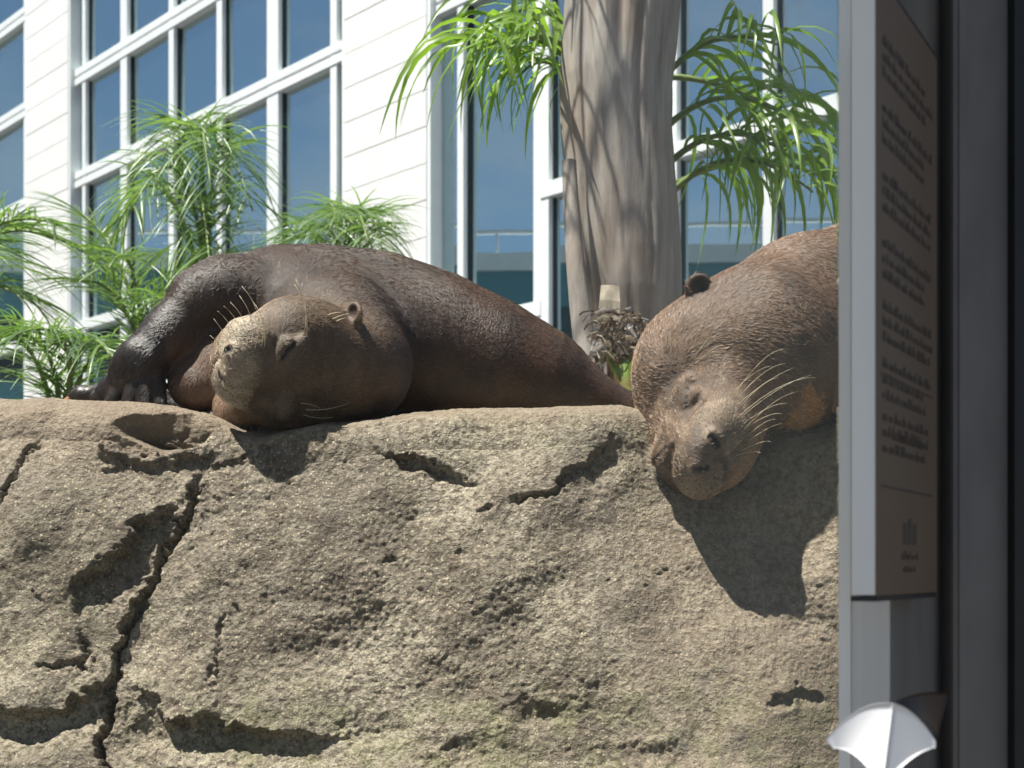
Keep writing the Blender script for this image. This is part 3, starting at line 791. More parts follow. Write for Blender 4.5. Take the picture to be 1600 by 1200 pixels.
# ---- the otter hanging its head over the edge at the right
def otter_right():
    root = empty('otter', P(1300, 640, 2.25))
    tag(root, 'brown otter hanging its head over the rock edge beside the post', 'otter', 'two otters dozing on the boulder')
    S = SDF((0.10, 1.64, H + 0.02), (1.48, 2.62, H + 0.64), VX)
    q = lambda u, v, Y: np.array(P(u, v, Y))
    O = q(1052, 666, 1.945)
    A = frame((0.06, -0.89, -0.45), (-0.90, -0.28, 0.24))
    s = 1.12
    # body
    S.chain([(q(1190, 548, 2.06), 0.135), (q(1270, 520, 2.17), 0.152), (q(1370, 500, 2.28), 0.168), (q(1480, 500, 2.36), 0.168), (q(1590, 525, 2.40), 0.137), (q(1680, 560, 2.42), 0.095), (q(1760, 600, 2.47), 0.055), (q(1840, 622, 2.50), 0.036), (q(1910, 630, 2.52), 0.024)], 0.06)
    S.chain([(q(1190, 552, 2.06), 0.132), (O + s * (-0.13 * A[1] - 0.075 * A[2]), 0.095)], 0.035)
    # near foreleg folded under the chest
    S.chain([(q(1350, 560, 2.22), 0.070), (q(1320, 605, 2.18), 0.048), (q(1350, 625, 2.16), 0.038)], 0.04)
    S.ell(q(1235, 632, 2.07), (0.050, 0.05, 0.045), None, 0.04)
    S.ell(q(1068, 572, 2.04), (0.076, 0.09, 0.084), None, 0.085)      # back of the crown
    F3 = head(S, O, A, s, (q(1088, 430, 2.0), np.array((0, 0.0, -1.0))), 1.22)
    def paint(p):
        h = head_paint(p, O, A, s, F3)
        u = 800 + p[:, 0] / p[:, 1] * F
        n = fbm(p * 16, 4); n2 = fbm(p * 60, 3)
        col = np.array([0.108, 0.069, 0.046])[None] * (1 + 0.35 * n[:, None])
        k = h['near'][:, None] * 0.8; col = col * (1 - k) + np.array([0.158, 0.112, 0.080]) * (1 + 0.3 * n2[:, None]) * k
        k = h['muz'][:, None] * 0.9; col = col * (1 - k) + np.array([0.250, 0.198, 0.150]) * (1 + 0.25 * n2[:, None]) * k
        k = h['bridge'][:, None] * 0.75; col = col * (1 - k) + np.array([0.105, 0.075, 0.068]) * k
        k = np.clip(h['lid'], 0, 1)[:, None] * 0.55; col = col * (1 - k) + np.array([0.085, 0.06, 0.045]) * k
        k = h['jaw'][:, None] * 0.85; col = col * (1 - k) + np.array([0.30, 0.19, 0.11]) * k
        for c, r in ((q(1245, 630, 2.02), (0.04, 0.07, 0.045)), (q(1302, 612, 2.04), (0.02, 0.06, 0.03))):
            m = (np.sum(((p - c) / np.array(r)) ** 2, 1) + 0.5 * n2 < 1).astype(float)[:, None] * 0.8
            col = col * (1 - m) + np.array([0.42, 0.235, 0.105]) * m
        for key, c in (('slit', (0.012, 0.010, 0.009)), ('nose', (0.014, 0.010, 0.010)), ('lip', (0.06, 0.035, 0.025)), ('earin', (0.055, 0.036, 0.026))):
            k = h[key][:, None]; col = col * (1 - k) + np.array(c) * k
        wet = np.clip(0.45 + 0.3 * n - 0.1 * h['near'], 0, 1)
        return np.clip(col, 0.004, 0.7), wet
    o, V, col, wet = otter_mesh('body', S, M['skinR'], paint)
    o.parent = root; o.matrix_parent_inverse = Matrix.Translation(-root.location)
    fl = flow_field([(O + A[1] * 0.08, -A[1] + 0.1 * A[2], 0.09), (O - A[1] * 0.08, -A[1], 0.10), (O - A[1] * 0.16, -A[1] + np.array([0.5, 0, 0]), 0.09), (q(1180, 540, 2.0), (0.9, 0.3, -0.1), 0.10), (q(1280, 500, 2.05), (1, 0.3, -0.25), 0.13), (q(1400, 500, 2.1), (1, 0.2, -0.4), 0.15), (q(1230, 640, 2.0), (0.5, 0.1, -1), 0.08)])
    put_flow(o, V, fl)
    headness = lambda p: smoothstep(0.22, 0.14, np.linalg.norm(p - (O - 0.04 * A[1]), axis=1))
    def dens(p):
        return (0.8 + 0.9 * headness(p)) * bare(p, F3, 0.0075 * s) * np.where(p[:, 0] > 0.62, 0.3, 1)
    def ln(p):
        hq = (p - O) @ A.T / s
        return 0.0112 - 0.0036 * headness(p) * smoothstep(-0.03, 0.05, hq[:, 1]) - 0.001 * headness(p)
    fo = fur('fur', o, V, col, wet, fl, 72000, ln, root, 0.20, 1.6, 0.00036, dens)
    fo.matrix_parent_inverse = Matrix.Translation(-root.location)
    for (u0, v0, u1, v1, sv, Y1) in [(1140, 618, 1205, 572, .006, 1.80), (1144, 622, 1232, 545, .016, 1.82), (1146, 630, 1228, 568, .010, 1.80), (1152, 640, 1215, 590, .006, 1.79), (1150, 634, 1240, 575, .004, 1.83), (1160, 650, 1268, 586, .006, 1.84),
                               (1162, 662, 1230, 630, .004, 1.80), (1164, 670, 1222, 646, .003, 1.80), (1166, 682, 1212, 655, .003, 1.79), (1168, 690, 1222, 662, .002, 1.80), (1160, 704, 1205, 690, .001, 1.79), (1150, 712, 1190, 708, 0, 1.79),
                               (1150, 655, 1275, 590, .012, 1.85), (1158, 676, 1245, 612, .008, 1.82), (1085, 560, 1140, 500, .01, 1.88), (1090, 566, 1130, 540, .004, 1.86)]:
        ra = skin_at(S, u0, v0); whisker(root, ra, P(u1, v1, ra.y - 0.02), (0.004, 0, sv + 0.004), 0.00048)
    for ch in root.children:
        if ch not in (o, fo): ch.matrix_parent_inverse = Matrix.Translation(-root.location)
    return root
otR = otter_right()

# ------------------------------------------------------------------ office building behind
TD = Vector((-0.694, 0.72, 0)); 
def bx(u):                                   # facade coordinate (right positive) seen at photo column u
    k = (u - 800) / F; return 12 * k / (0.694 + 0.72 * k)
bld = empty('office_building', (0, 12, 0), math.atan2(-0.72, 0.694))
tag(bld, 'white clad office building with tall blue tinted windows behind the palms', 'building')
ZT = H + 10.4
def bpart(name, x0, x1, y0, y1, z0, z1, mat, bev=0.0):
    return link(name, box_mesh(name, x0, x1, y0, y1, z0, z1, mat, bev), bld)
bpart('wall_core', bx(-420), bx(1560), 0.30, 6.0, 0, ZT + 0.3, M['backing'])
def cladding(xa, xb):
    z = 0.02; hgt = 0.372; meshes = {}
    i = 0
    while z < ZT:
        bpart('cladding_panel', xa, xb, random.uniform(-0.002, 0.002), 0.12, z, z + hgt - 0.009, M['white'], 0.004); z += hgt; i += 1
    bpart('joint_backing', xa + 0.01, xb - 0.01, 0.03, 0.298, 0.0, ZT, M['backing'])
for (ua, ub) in [(-420, -260), (40, 106), (537, 666), (1420, 1560)]: cladding(bx(ua), bx(ub))
# bays: list of mullion columns (photo column, width m), transoms (height above eye, kind)
def bay(ua, ub, mull, trans, zlo, zhi, glass_y=0.17):
    xa, xb = bx(ua), bx(ub)
    cols = [xa] + [bx(m[0]) for m in mull] + [xb]
    bpart('jamb', xa - 0.02, xa + 0.05, 0.012, 0.26, zlo, zhi, M['frame'])
    bpart('jamb', xb - 0.05, xb + 0.02, 0.012, 0.26, zlo, zhi, M['frame'])
    for u, w in mull:
        x = bx(u); bpart('mullion', x - w / 2, x + w / 2, 0.085, 0.22, zlo, zhi, M['frame'], 0.004)
        bpart('gasket', x + w / 2 + 0.001, x + w / 2 + 0.014, 0.14, 0.19, zlo, zhi, M['gasket'])
    edges_all = sorted(set([zlo, zhi] + [H + t[0] for t in trans]))
    for i in range(len(cols) - 1):
        zs = sorted(set([zlo, zhi] + [H + t[0] for t in trans if t[2] <= i <= t[3]]))
        for z0, z1 in zip(zs[:-1], zs[1:]):
            xm, zm, hw, hh = (cols[i] + cols[i + 1]) / 2, (z0 + z1) / 2, (cols[i + 1] - cols[i]) / 2 - 0.01, (z1 - z0) / 2 - 0.02
            g_ = link('glass_pane', box_mesh('glass_pane', -hw, hw, 0, 0.016, -hh, hh, M['win']), bld)
            g_.location = (xm, glass_y, zm); g_.rotation_euler = (random.gauss(0, 0.004), 0, random.gauss(0, 0.006))
    for z, kind, i0, i1 in trans:
        x0, x1 = cols[i0], cols[min(i1, len(cols) - 2) + 1]; zc = H + z
        if kind == 'double':
            bpart('transom', x0, x1, 0.075, 0.225, zc + 0.015, zc + 0.115, M['frame'], 0.004)
            bpart('transom', x0, x1, 0.075, 0.225, zc - 0.115, zc - 0.015, M['frame'], 0.004)
        else:
            bpart('transom', x0, x1, 0.075, 0.225, zc - 0.07, zc + 0.07, M['frame'], 0.004)
DB = [(3.55, 'single', 0, 99), (5.70, 'double', 0, 99), (7.20, 'double', 0, 99), (8.70, 'double', 0, 99)]
bay(-260, 40, [(-170, 0.10), (-90, 0.16), (-30, 0.10), (31, 0.12)], DB + [(2.3, 'single', 0, 99)], 0.5, ZT)
bay(106, 537, [(122, 0.10), (184, 0.19), (258, 0.13), (333, 0.13), (416, 0.24), (511, 0.12)], DB + [(2.42, 'single', 0, 99)], 0.5, ZT)
bay(666, 1420, [(709, 0.09), (835, 0.20), (893, 0.08), (1040, 0.10), (1190, 0.10), (1320, 0.12)], [(2.42, 'single', 0, 1), (3.50, 'single', 2, 99), (5.70, 'double', 0, 99), (7.2, 'double', 0, 99), (8.7, 'double', 0, 99)], 0.5, ZT)
bpart('parapet', bx(-430), bx(1570), -0.06, 6.1, ZT + 0.01, ZT + 0.55, M['white'], 0.01)
for (ua, ub) in [(-260, 40), (106, 537), (666, 1420)]:
    bpart('plinth', bx(ua), bx(ub), 0.02, 0.29, 0.0, 0.498, M['white'])

# ------------------------------------------------------------------ building across the way, seen in the window reflections
opp = empty('teal_building', (-23, 16, 0))
tag(opp, 'low teal building with pale roof rail, seen reflected in the blue windows', 'building')
def opart(name, x0, x1, y0, y1, z0, z1, mat): return link(name, box_mesh(name, x0, x1, y0, y1, z0, z1, mat), opp)
OZ = H + 8.3
opart('wall', -9, 0, -26, 32, 0, OZ, M['teal'])
opart('parapet', -9.1, 0.12, -26.1, 32.1, OZ + 0.004, OZ + 0.5, M['white'])
opart('roof_rail', -0.1, -0.02, -26, 32, OZ + 1.05, OZ + 1.16, M['white'])
for i in range(30): opart('rail_post', -0.09, -0.03, -26 + i * 2, -25.94 + i * 2, OZ + 0.5, OZ + 1.05, M['white'])
for fl_ in range(3):
    for i in range(18):
        opart('window', 0.01, 0.06, -25 + i * 3.15, -25 + i * 3.15 + 2.3, 0.9 + fl_ * 3.0, 2.6 + fl_ * 3.0, M['gasket'])

# ------------------------------------------------------------------ palms
def bez(p0, p1, p2, t): return p0 * (1 - t) ** 2 + p1 * (2 * t * (1 - t)) + p2 * t * t
def bez_d(p0, p1, p2, t): return ((p1 - p0) * (1 - t) + (p2 - p1) * t)
DOWN = Vector((0, 0, -1))

def leaflet_geo(V, Fc, base, d, L, w, droop, segs=6, rnd=random):
    p = base.copy(); d = d.normalized(); side0 = d.cross(Vector((0, 0, 1)))
    if side0.length < 0.05: side0 = Vector((1, 0, 0))
    tw = rnd.uniform(-0.9, 0.9); st = L / segs; b0 = len(V)
    for i in range(segs + 1):
        t = i / segs; sd = d.cross(Vector((0, 0, 1)))
        if sd.length < 0.08: sd = side0
        sd = sd.normalized(); side0 = sd; up = sd.cross(d).normalized()
        a = (sd * math.cos(tw) + up * math.sin(tw)); fold = up * math.cos(tw) - sd * math.sin(tw)
        ww = w * (0.55 + 1.2 * t if t < 0.35 else 0.97) * (1 - max(0, t - 0.35) / 0.65) ** 0.75 + 0.0006
        V.append(p - a * ww / 2 + fold * ww * 0.16); V.append(p.copy()); V.append(p + a * ww / 2 + fold * ww * 0.16)
        p = p + d * st
        d = (d + DOWN * droop * st * (1 + 1.2 * t)).normalized()
    for i in range(segs):
        o = b0 + i * 3
        Fc.append((o, o + 1, o + 4, o + 3)); Fc.append((o + 1, o + 2, o + 5, o + 4))

def frond(parent, p0, p1, p2, n, L, w, droop, mat, off, rise=0.15, fwd=0.55):
    """arching rachis with leaflets on both sides; returns the part"""
    p0, p1, p2 = Vector(p0), Vector(p1), Vector(p2)
    rpts = [bez(p0, p1, p2, i / 14) for i in range(15)]
    r = link('frond', tube_mesh('frond', [x - off for x in rpts], 0.011, 0.003, M['rachis'], 6), parent)
    V, Fc = [], []
    for i in range(n):
        t = 0.14 + 0.86 * (i + random.uniform(-.3, .3)) / n; t = min(max(t, 0.05), 1)
        b = bez(p0, p1, p2, t); tg = bez_d(p0, p1, p2, t).normalized()
        sd = tg.cross(Vector((0, 0, 1)))
        sd = sd.normalized() if sd.length > 0.05 else Vector((1, 0, 0))
        for m in (-1, 1):
            d = sd * m * random.uniform(0.55, 1.0) + tg * (fwd + 0.5 * t) * random.uniform(0.7, 1.3) + Vector((0, 0, 1)) * random.uniform(-0.15, 0.35) * (rise / 0.15)
            ll = L * random.uniform(0.75, 1.15) * (0.55 + 1.3 * t * (1.25 - t)) 
            leaflet_geo(V, Fc, b - off, d, ll, w * random.uniform(0.75, 1.2), droop * random.uniform(0.6, 1.5))
    link('leaflets', mesh_np('leaflets', V, Fc, mat, True), r)
    return r

def feather_palm(label, foot, stem_top, fronds, L, w, droop, mat=None):
    o = empty('palm', foot); tag(o, label, 'palm', 'feathery palms in front of the office building')
    off = Vector(foot)
    top = Vector(stem_top)
    link('trunk', tube_mesh('trunk', [Vector((0, 0, 0)), (top - off) * 0.35 + Vector((0.03, 0, 0)), (top - off) * 0.7, top - off], 0.075, 0.045, M['bark'], 10), o)
    for (a, b, n) in fronds: frond(o, top, a, b, int(n * 0.95), L * 0.84, w * 0.52, droop * 1.0, mat or M['leafA'], off)
    return o

q = P
# fountain palm, middle left
Yp = 5.2
feather_palm('feathery palm arching highest before the left windows', (q(330, 0, Yp).x, Yp, 0), q(330, 520, Yp),
             [(q(300, 130, Yp), q(205, 330, Yp - .3), 46), (q(320, 60, Yp + .1), q(255, 250, Yp - .5), 50), (q(300, 40, Yp), q(330, 300, Yp - .7), 50), (q(315, 60, Yp), q(395, 330, Yp - .3), 46),
              (q(260, 130, Yp), q(165, 400, Yp), 40), (q(300, 160, Yp), q(330, 430, Yp - .6), 40), (q(350, 330, Yp), q(405, 470, Yp - .4), 30)], 0.36, 0.015, 2.6)
Yp = 4.9
feather_palm('feathery palm spreading low between pale pillar and otter foreleg', (q(215, 0, Yp).x, Yp, 0), q(230, 640, Yp),
             [(q(215, 420, Yp), q(110, 440, Yp - .3), 40), (q(240, 380, Yp), q(330, 430, Yp), 40), (q(215, 330, Yp), q(170, 420, Yp - .5), 36), (q(240, 420, Yp), q(380, 400, Yp + .2), 42), (q(260, 480, Yp), q(420, 430, Yp), 40),
              (q(215, 380, Yp), q(120, 330, Yp + .2), 38), (q(225, 440, Yp), q(265, 470, Yp - .6), 34)], 0.34, 0.014, 1.8)
Yp = 4.6
feather_palm('feathery palm at the left edge with fronds over the window', (q(-120, 0, Yp).x, Yp, 0), q(-110, 560, Yp),
             [(q(-60, 300, Yp), q(90, 350, Yp - .2), 46), (q(-60, 270, Yp), q(140, 400, Yp), 46), (q(-90, 300, Yp), q(20, 420, Yp - .4), 40), (q(-80, 380, Yp), q(60, 480, Yp), 40), (q(-120, 250, Yp), q(-60, 420, Yp - .5), 30), (q(-180, 300, Yp), q(-260, 450, Yp), 30)], 0.36, 0.014, 1.9)
Yp = 3.7
feather_palm('bright green palm frond fountain just above the rock at left', (q(60, 0, Yp + .3).x, Yp + .3, 0), q(90, 700, Yp + .3),
             [(q(110, 470, Yp), q(-30, 535, Yp), 44), (q(150, 480, Yp), q(30, 520, Yp - .2), 40), (q(120, 460, Yp), q(175, 560, Yp - .2), 44), (q(60, 440, Yp), q(-60, 560, Yp), 40), (q(140, 500, Yp), q(195, 540, Yp), 30)], 0.30, 0.0125, 3.4)
Yp = 5.6
feather_palm('feathery palm drooping before the white pillar behind the otter', (q(560, 0, Yp).x, Yp, 0), q(555, 520, Yp),
             [(q(560, 230, Yp), q(600, 400, Yp - .3), 46), (q(545, 240, Yp), q(575, 380, Yp - .6), 46), (q(560, 260, Yp), q(590, 430, Yp - .5), 40), (q(530, 330, Yp), q(440, 380, Yp), 40), (q(530, 300, Yp), q(480, 370, Yp - .2), 40), (q(545, 250, Yp), q(515, 360, Yp - .5), 36), (q(500, 380, Yp), q(410, 420, Yp), 30)], 0.34, 0.015, 2.8)

# ribbon-leaved palm whose big trunk stands between the animals
def big_palm():
    Y0 = 3.3; foot = Vector((q(975, 0, Y0).x, Y0, 0))
    o = empty('palm_tree', foot); tag(o, 'palm tree with thick grey peeling trunk standing between the otters', 'palm tree')
    px = Y0 / F
    prof = [(-900, 880, 1080), (-400, 878, 1072), (-100, 879, 1066), (0, 881, 1063), (70, 876, 1056), (130, 873, 1050), (200, 877, 1049), (270, 884, 1052), (340, 890, 1058), (400, 896, 1061), (460, 904, 1062), (520, 914, 1056), (580, 928, 1050), (640, 932, 1046), (900, 915, 1060), (1800, 890, 1090)]
    pr = np.array(prof, float)
    vs = np.concatenate([np.linspace(-900, 0, 60, endpoint=False), np.linspace(0, 640, 200), np.linspace(660, 1795, 40)])
    n = 120; V = []
    th = np.linspace(0, 2 * math.pi, n, endpoint=False)
    for v in vs:
        l = np.interp(v, pr[:, 0], pr[:, 1]); r = np.interp(v, pr[:, 0], pr[:, 2])
        c = (l + r) / 2; rad = (r - l) / 2 * px
        z = H + (HOR - v) * px
        pp = np.stack([np.cos(th) * 3.2, np.sin(th) * 3.2, np.full(n, z * 1.3)], 1)
        rr = rad * (1 + 0.045 * fbm(pp, 4, 0.6) + 0.03 * vnoise(pp * np.array([2.5, 2.5, .5])))
        # sheath seam: overlaps at the left of the face
        seam_th = math.radians(222 + 14 * math.sin(z * 2.1) + 10 * (z - H))
        dth = (th - seam_th + math.pi) % (2 * math.pi) - math.pi
        low = float(smoothstep(250, 330, np.array(v))) 
        rr = rr - rad * (0.16 * np.exp(-(dth / 0.07) ** 2)) * low + rad * 0.05 * smoothstep(0, -0.1, dth) * smoothstep(-0.9, -0.3, dth) * low
        seam2 = math.radians(292 + 5 * math.sin(z * 4)); d2 = (th - seam2 + math.pi) % (2 * math.pi) - math.pi
        up = float(smoothstep(330, 240, np.array(v)))
        rr = rr - rad * 0.07 * np.exp(-(d2 / 0.05) ** 2) * up + rad * 0.035 * smoothstep(0, .1, d2) * smoothstep(.8, .2, d2) * up
        X = q(c, 0, Y0).x - foot.x + np.cos(th) * rr; Yy = np.sin(th) * rr
        V.append(np.stack([X, Yy, np.full(n, z)], 1))
    nr = len(vs); V = np.concatenate(V)
    idx = np.arange(nr * n).reshape(nr, n)
    Q = np.stack([idx[:-1], idx[1:], np.roll(idx[1:], -1, 1), np.roll(idx[:-1], -1, 1)], -1).reshape(-1, 4)
    link('trunk', mesh_quads('trunk', V, Q, M['bark'], True), o)
    def wp(u, v, Y): return q(u, v, Y) - foot
    def strip(name, pts, w0, w1, mat, curl=0.3, thick=0.004):
        """bent bark strip with real thickness; pts are (u, v, Y)"""
        Pn = [wp(*p) for p in pts]; V = []; Fc = []; nn = len(Pn)
        for i, p in enumerate(Pn):
            t = (Pn[min(i + 1, nn - 1)] - Pn[max(i - 1, 0)]).normalized(); sd = t.cross(Vector((0, 1, 0)))
            sd = sd.normalized() if sd.length > .05 else Vector((1, 0, 0)); nn_ = sd.cross(t).normalized()
            w = w0 + (w1 - w0) * i / (nn - 1)
            for j in range(5):
                a = (j / 4 - 0.5); V.append(p + sd * w * a + nn_ * (curl * w * (a * a * 4 - 1)) + nn_ * 0)
            for j in range(5):
                a = (j / 4 - 0.5); V.append(p + sd * w * a + nn_ * (curl * w * (a * a * 4 - 1)) + nn_ * thick)
        for i in range(nn - 1):
            b0, b1 = i * 10, (i + 1) * 10
            for j in range(4):
                Fc.append((b0 + j, b0 + j + 1, b1 + j + 1, b1 + j)); Fc.append((b0 + 5 + j, b1 + 5 + j, b1 + 6 + j, b0 + 6 + j))
            Fc.append((b0, b1, b1 + 5, b0 + 5)); Fc.append((b0 + 4, b0 + 9, b1 + 9, b1 + 4))
        link(name, mesh_np(name, V, Fc, mat, name == 'bark_sheath'), o)
    # long peeled sheath down the left side
    strip('bark_sheath', [(889, 250, 3.18), (893, 330, 3.16), (899, 410, 3.14), (906, 480, 3.12), (914, 540, 3.10), (926, 590, 3.09), (936, 630, 3.09)], 0.035, 0.066, M['bark'], 0.25)
    # cut frond bases and curled fibres at the foot
    strip('cut_frond_base', [(953, 446, 3.12), (953, 470, 3.10), (950, 505, 3.09)], 0.044, 0.056, M['stub'], 0.05, 0.007)
    strip('cut_frond_base', [(972, 548, 3.04), (971, 580, 3.03), (968, 625, 3.02)], 0.072, 0.060, M['leafstub'], -0.30, 0.012)
    rnd = random.Random(4)
    for i in range(130):
        u = rnd.uniform(926, 1010); v = rnd.uniform(486, 566); a = rnd.uniform(-0.9, 0.9); L = rnd.uniform(10, 40)
        y = 3.105 - rnd.uniform(0, 0.06); sg = rnd.choice((-1, 1))
        strip('dry_fibre', [(u, v, y), (u + sg * L * .3, v + 6 * a - 3, y - .012), (u + sg * L * .7, v + 16 * a + 4, y - .014), (u + sg * L * .9, v + 26 * a + 14, y - .004)], rnd.uniform(.002, .012), rnd.uniform(.001, .005), rnd.choice((M['fibre'], M['husk'], M['husk'], M['bark'])), 0.06, 0.001)
    for i in range(18):
        u = rnd.uniform(925, 960); v = rnd.uniform(530, 600)
        strip('dry_fibre', [(u, v, 3.07), (u + rnd.uniform(-12, 12), v + 25, 3.06), (u + rnd.uniform(-20, 20), v + 60, 3.07)], 0.008, 0.003, M['bark'], 0.3, 0.0015)
    # ribbon leaflets: a few shapes shared by many
    shapes = []
    for i in range(7):
        V, Fc = [], []; rr = random.Random(20 + i)
        leaflet_geo(V, Fc, Vector((0, 0, 0)), Vector((1, 0, rr.uniform(0.0, 0.5))), 0.42, 0.019, 4.6 + 0.9 * i, 8, rr)
        shapes.append(mesh_np('leaflet', V, Fc, M['leafB'], True))
    def rfrond(p0, p1, p2, n, sc=1.0, both=True):
        p0, p1, p2 = Vector(p0), Vector(p1), Vector(p2)
        r = link('frond', tube_mesh('frond', [bez(p0, p1, p2, i / 12) - foot for i in range(13)], 0.010, 0.003, M['rachis'], 6), o)
        for i in range(n):
            t = 0.12 + 0.88 * (i + 0.5) / n; b = bez(p0, p1, p2, t) - foot; tg = bez_d(p0, p1, p2, t).normalized()
            sd = tg.cross(Vector((0, 0, 1))); sd = sd.normalized() if sd.length > .05 else Vector((1, 0, 0))
            for m in (-1, 1):
                d = sd * m * random.uniform(.5, 1) + tg * random.uniform(.4, 1.0 + t)
                l = link('leaflet', random.choice(shapes), r)
                l.location = b; l.rotation_euler = (random.uniform(-.35, .35), random.uniform(-.35, .3), math.atan2(d.y, d.x))
                k = sc * random.uniform(.7, 1.15); l.scale = (k, k * random.uniform(.8, 1.2), k)
    Yf = 3.55
    # left of the trunk
    rfrond(q(905, 110, Yf), q(830, 20, Yf), q(735, 85, Yf - .15), 14, 0.95)
    rfrond(q(900, 60, Yf + .2), q(840, -20, Yf + .2), q(775, 40, Yf), 10, 0.85)
    rfrond(q(900, 90, Yf - .1), q(850, 30, Yf - .2), q(790, 80, Yf - .3), 7, 0.9)
    rfrond(q(905, 150, Yf), q(860, 60, Yf), q(810, 120, Yf), 10, 0.8)
    # right of the trunk
    rfrond(q(1040, 120, Yf), q(1110, 30, Yf), q(1215, 70, Yf - .2), 10, 0.95)
    rfrond(q(1040, 200, Yf), q(1130, 110, Yf), q(1240, 190, Yf), 10, 0.95)
    rfrond(q(1040, 260, Yf), q(1130, 170, Yf - .1), q(1230, 240, Yf - .2), 12, 0.9)
    rfrond(q(1045, 120, Yf + .3), q(1150, 120, Yf + .3), q(1310, 230, Yf + .2), 12, 0.95)
    rfrond(q(1050, 290, Yf + .3), q(1170, 220, Yf + .3), q(1290, 280, Yf + .2), 13, 0.9)
    rfrond(q(1050, 300, Yf + .1), q(1150, 200, Yf), q(1270, 300, Yf - .2), 13, 0.85)
    #rfrond(q(1120, 330, Yf + .5), q(1190, 240, Yf + .4), q(1260, 330, Yf + .3), 10, 0.8)
    # crown above the frame: its fronds throw the dappled shade on the trunk
    top = Vector((foot.x, Y0, H + 2.9))
    for i in range(13):
        a = i * 2.4 + 0.5; d = Vector((math.cos(a), math.sin(a), 0)); L = random.uniform(1.0, 1.35)
        rfrond(top, top + d * L * .6 + Vector((0, 0, .55)), top + d * L + Vector((0, 0, -0.1)), 8, 0.9)
    for (dx, dy, dz) in [(-.50, -.35, 1.78), (-.35, -.2, 1.9), (-.62, -.30, 2.0), (-.28, -.38, 1.75)]:
        e_ = Vector((foot.x + dx, Y0 + dy, H + dz)); rfrond(top, top.lerp(e_, .5) + Vector((0, 0, .5)), e_, 9, 0.62)
    return o
def mat_stub2():
    B = NB('red_green_leaf_base'); vec = B.coord('Object', (1, 1, 1)); f = B.noise(vec, 14, 3)
    col = B.ramp(f, [(0.35, (0.16, 0.24, 0.03)), (0.5, (0.15, 0.10, 0.03)), (0.6, (0.10, 0.02, 0.018))])
    return B.done(col, 0.45)
M['leafstub'] = mat_stub2()
palm = big_palm()

# ------------------------------------------------------------------ visitor side: added shade canopy, viewing pane, post, sign, frames
can = link('shade_eave', box_mesh('shade_eave', -2.4, 2.4, 0.702, 1.28, 0, 0.05, M['roof'], 0.004)); can.location = (0, 0, H + 1.25)  # unseen, added to shade post and sign; depth lets sun reach the white shape
tag(can, 'unseen timber overhang added to shade the window post and sign', 'shade_eave')
for i in range(7): link('batten', box_mesh('batten', -2.3 + i * .75, -2.25 + i * .75, 0.72, 1.27, 0.0515, 0.09, M['roof'], 0.003), can)
link('fascia', box_mesh('fascia', -2.4, 2.4, 0.685, 0.7015, -0.02, 0.07, M['roof'], 0.003), can)

ax = Vector((0.518, 0.855, 0)).normalized(); nx = Vector((0.855, -0.518, 0)).normalized()
rot = math.atan2(ax.y, ax.x)          # local x along ax (away), local y = -nx
def at_u(u, Y): return Vector(((u - 800) / F * Y, Y, 0))
c = at_u(1390, 1.125)
post = link('window_post', box_mesh('window_post', 0, 0.205, 0, 0.0445, 0.0, H + 1.245, M['post'], 0.0015)); post.location = c; post.rotation_euler = (0, 0, rot)
tag(post, 'grey metal window post carrying the brown sign', 'post')
link('side_plate', box_mesh('side_plate', 0.003, 0.204, -0.0022, -0.0002, 0.0, H + 1.24, M['slate']), post)
link('edge_trim', box_mesh('edge_trim', -0.003, -0.0004, 0.034, 0.0443, 0.0, H + 1.24, M['signedge']), post)
# sign
sl = at_u(1367, 1.0)
sign = empty('sign', (sl.x, sl.y, H), rot); tag(sign, 'brown text sign board with pale edge fixed to the window post', 'sign')
sz0, sz1, sw = -0.020, 0.466, 0.198
link('board', box_mesh('board', 0.0, sw, 0.0, 0.0186, sz0, sz1, M['signedge'], 0.0006), sign)
link('face', box_mesh('face', 0.0008, sw + .001, -0.0016, -0.0002, sz0 - .0005, sz1 + .0005, M['signface']), sign)
link('rim', box_mesh('rim', 0.0, sw + .0012, -0.0014, 0.019, sz0 - 0.005, sz0 - .0008, M['gasket']), sign)
link('rim', box_mesh('rim', 0.0, sw + .0012, -0.0014, 0.019, sz1 + 0.0008, sz1 + .004, M['gasket']), sign)
rs = random.Random(3)
def text_row(z, x0, x1, hgt, mat, name='text_line'):
    bm = bmesh.new(); x = x0
    while x < x1:
        wl_ = rs.uniform(.006, .020)
        xe = min(x + wl_, x1); xx = x
        while xx < xe - .0015:            # letter strokes, too blurred in the photo to be read
            hh = hgt * rs.choice((.55, .62, .6, 1.0)); cw = rs.uniform(.0012, .0026)
            m_ = bmesh.ops.create_cube(bm, size=1.0)['verts']
            for v in m_: v.co = Vector((xx + cw / 2 + v.co.x * cw, -0.0019 + v.co.y * 0.0004, z + hh / 2 + v.co.z * hh))
            xx += cw + .0009
        x = xe + .004
    me = bpy.data.meshes.new(name); bm.to_mesh(me); bm.free(); me.materials.append(mat); link(name, me, sign)
for z in [0.398, 0.345, 0.291, 0.238, 0.188, 0.142, 0.1]:
    for k in range(3): text_row(z + .0125 * (1 - k) + .006, 0.016, 0.176 + rs.uniform(-.03, .006), 0.0085, M['ink'])
def rule(z): link('rule', box_mesh('rule', 0.012, 0.182, -0.0021, -0.0017, z, z + .0016, M['ink']), sign)
rule(0.166 - .012 - .0); rule(0.0655)
text_row(0.105, 0.045, 0.145, 0.011, M['inkred'])
for k in range(3):                         # emblem of three upright bars
    link('emblem_bar', box_mesh('emblem_bar', 0.080 + k * .016, 0.091 + k * .016, -0.0021, -0.0017, 0.021, 0.043 - (.004 if k != 1 else 0), M['ink']), sign)
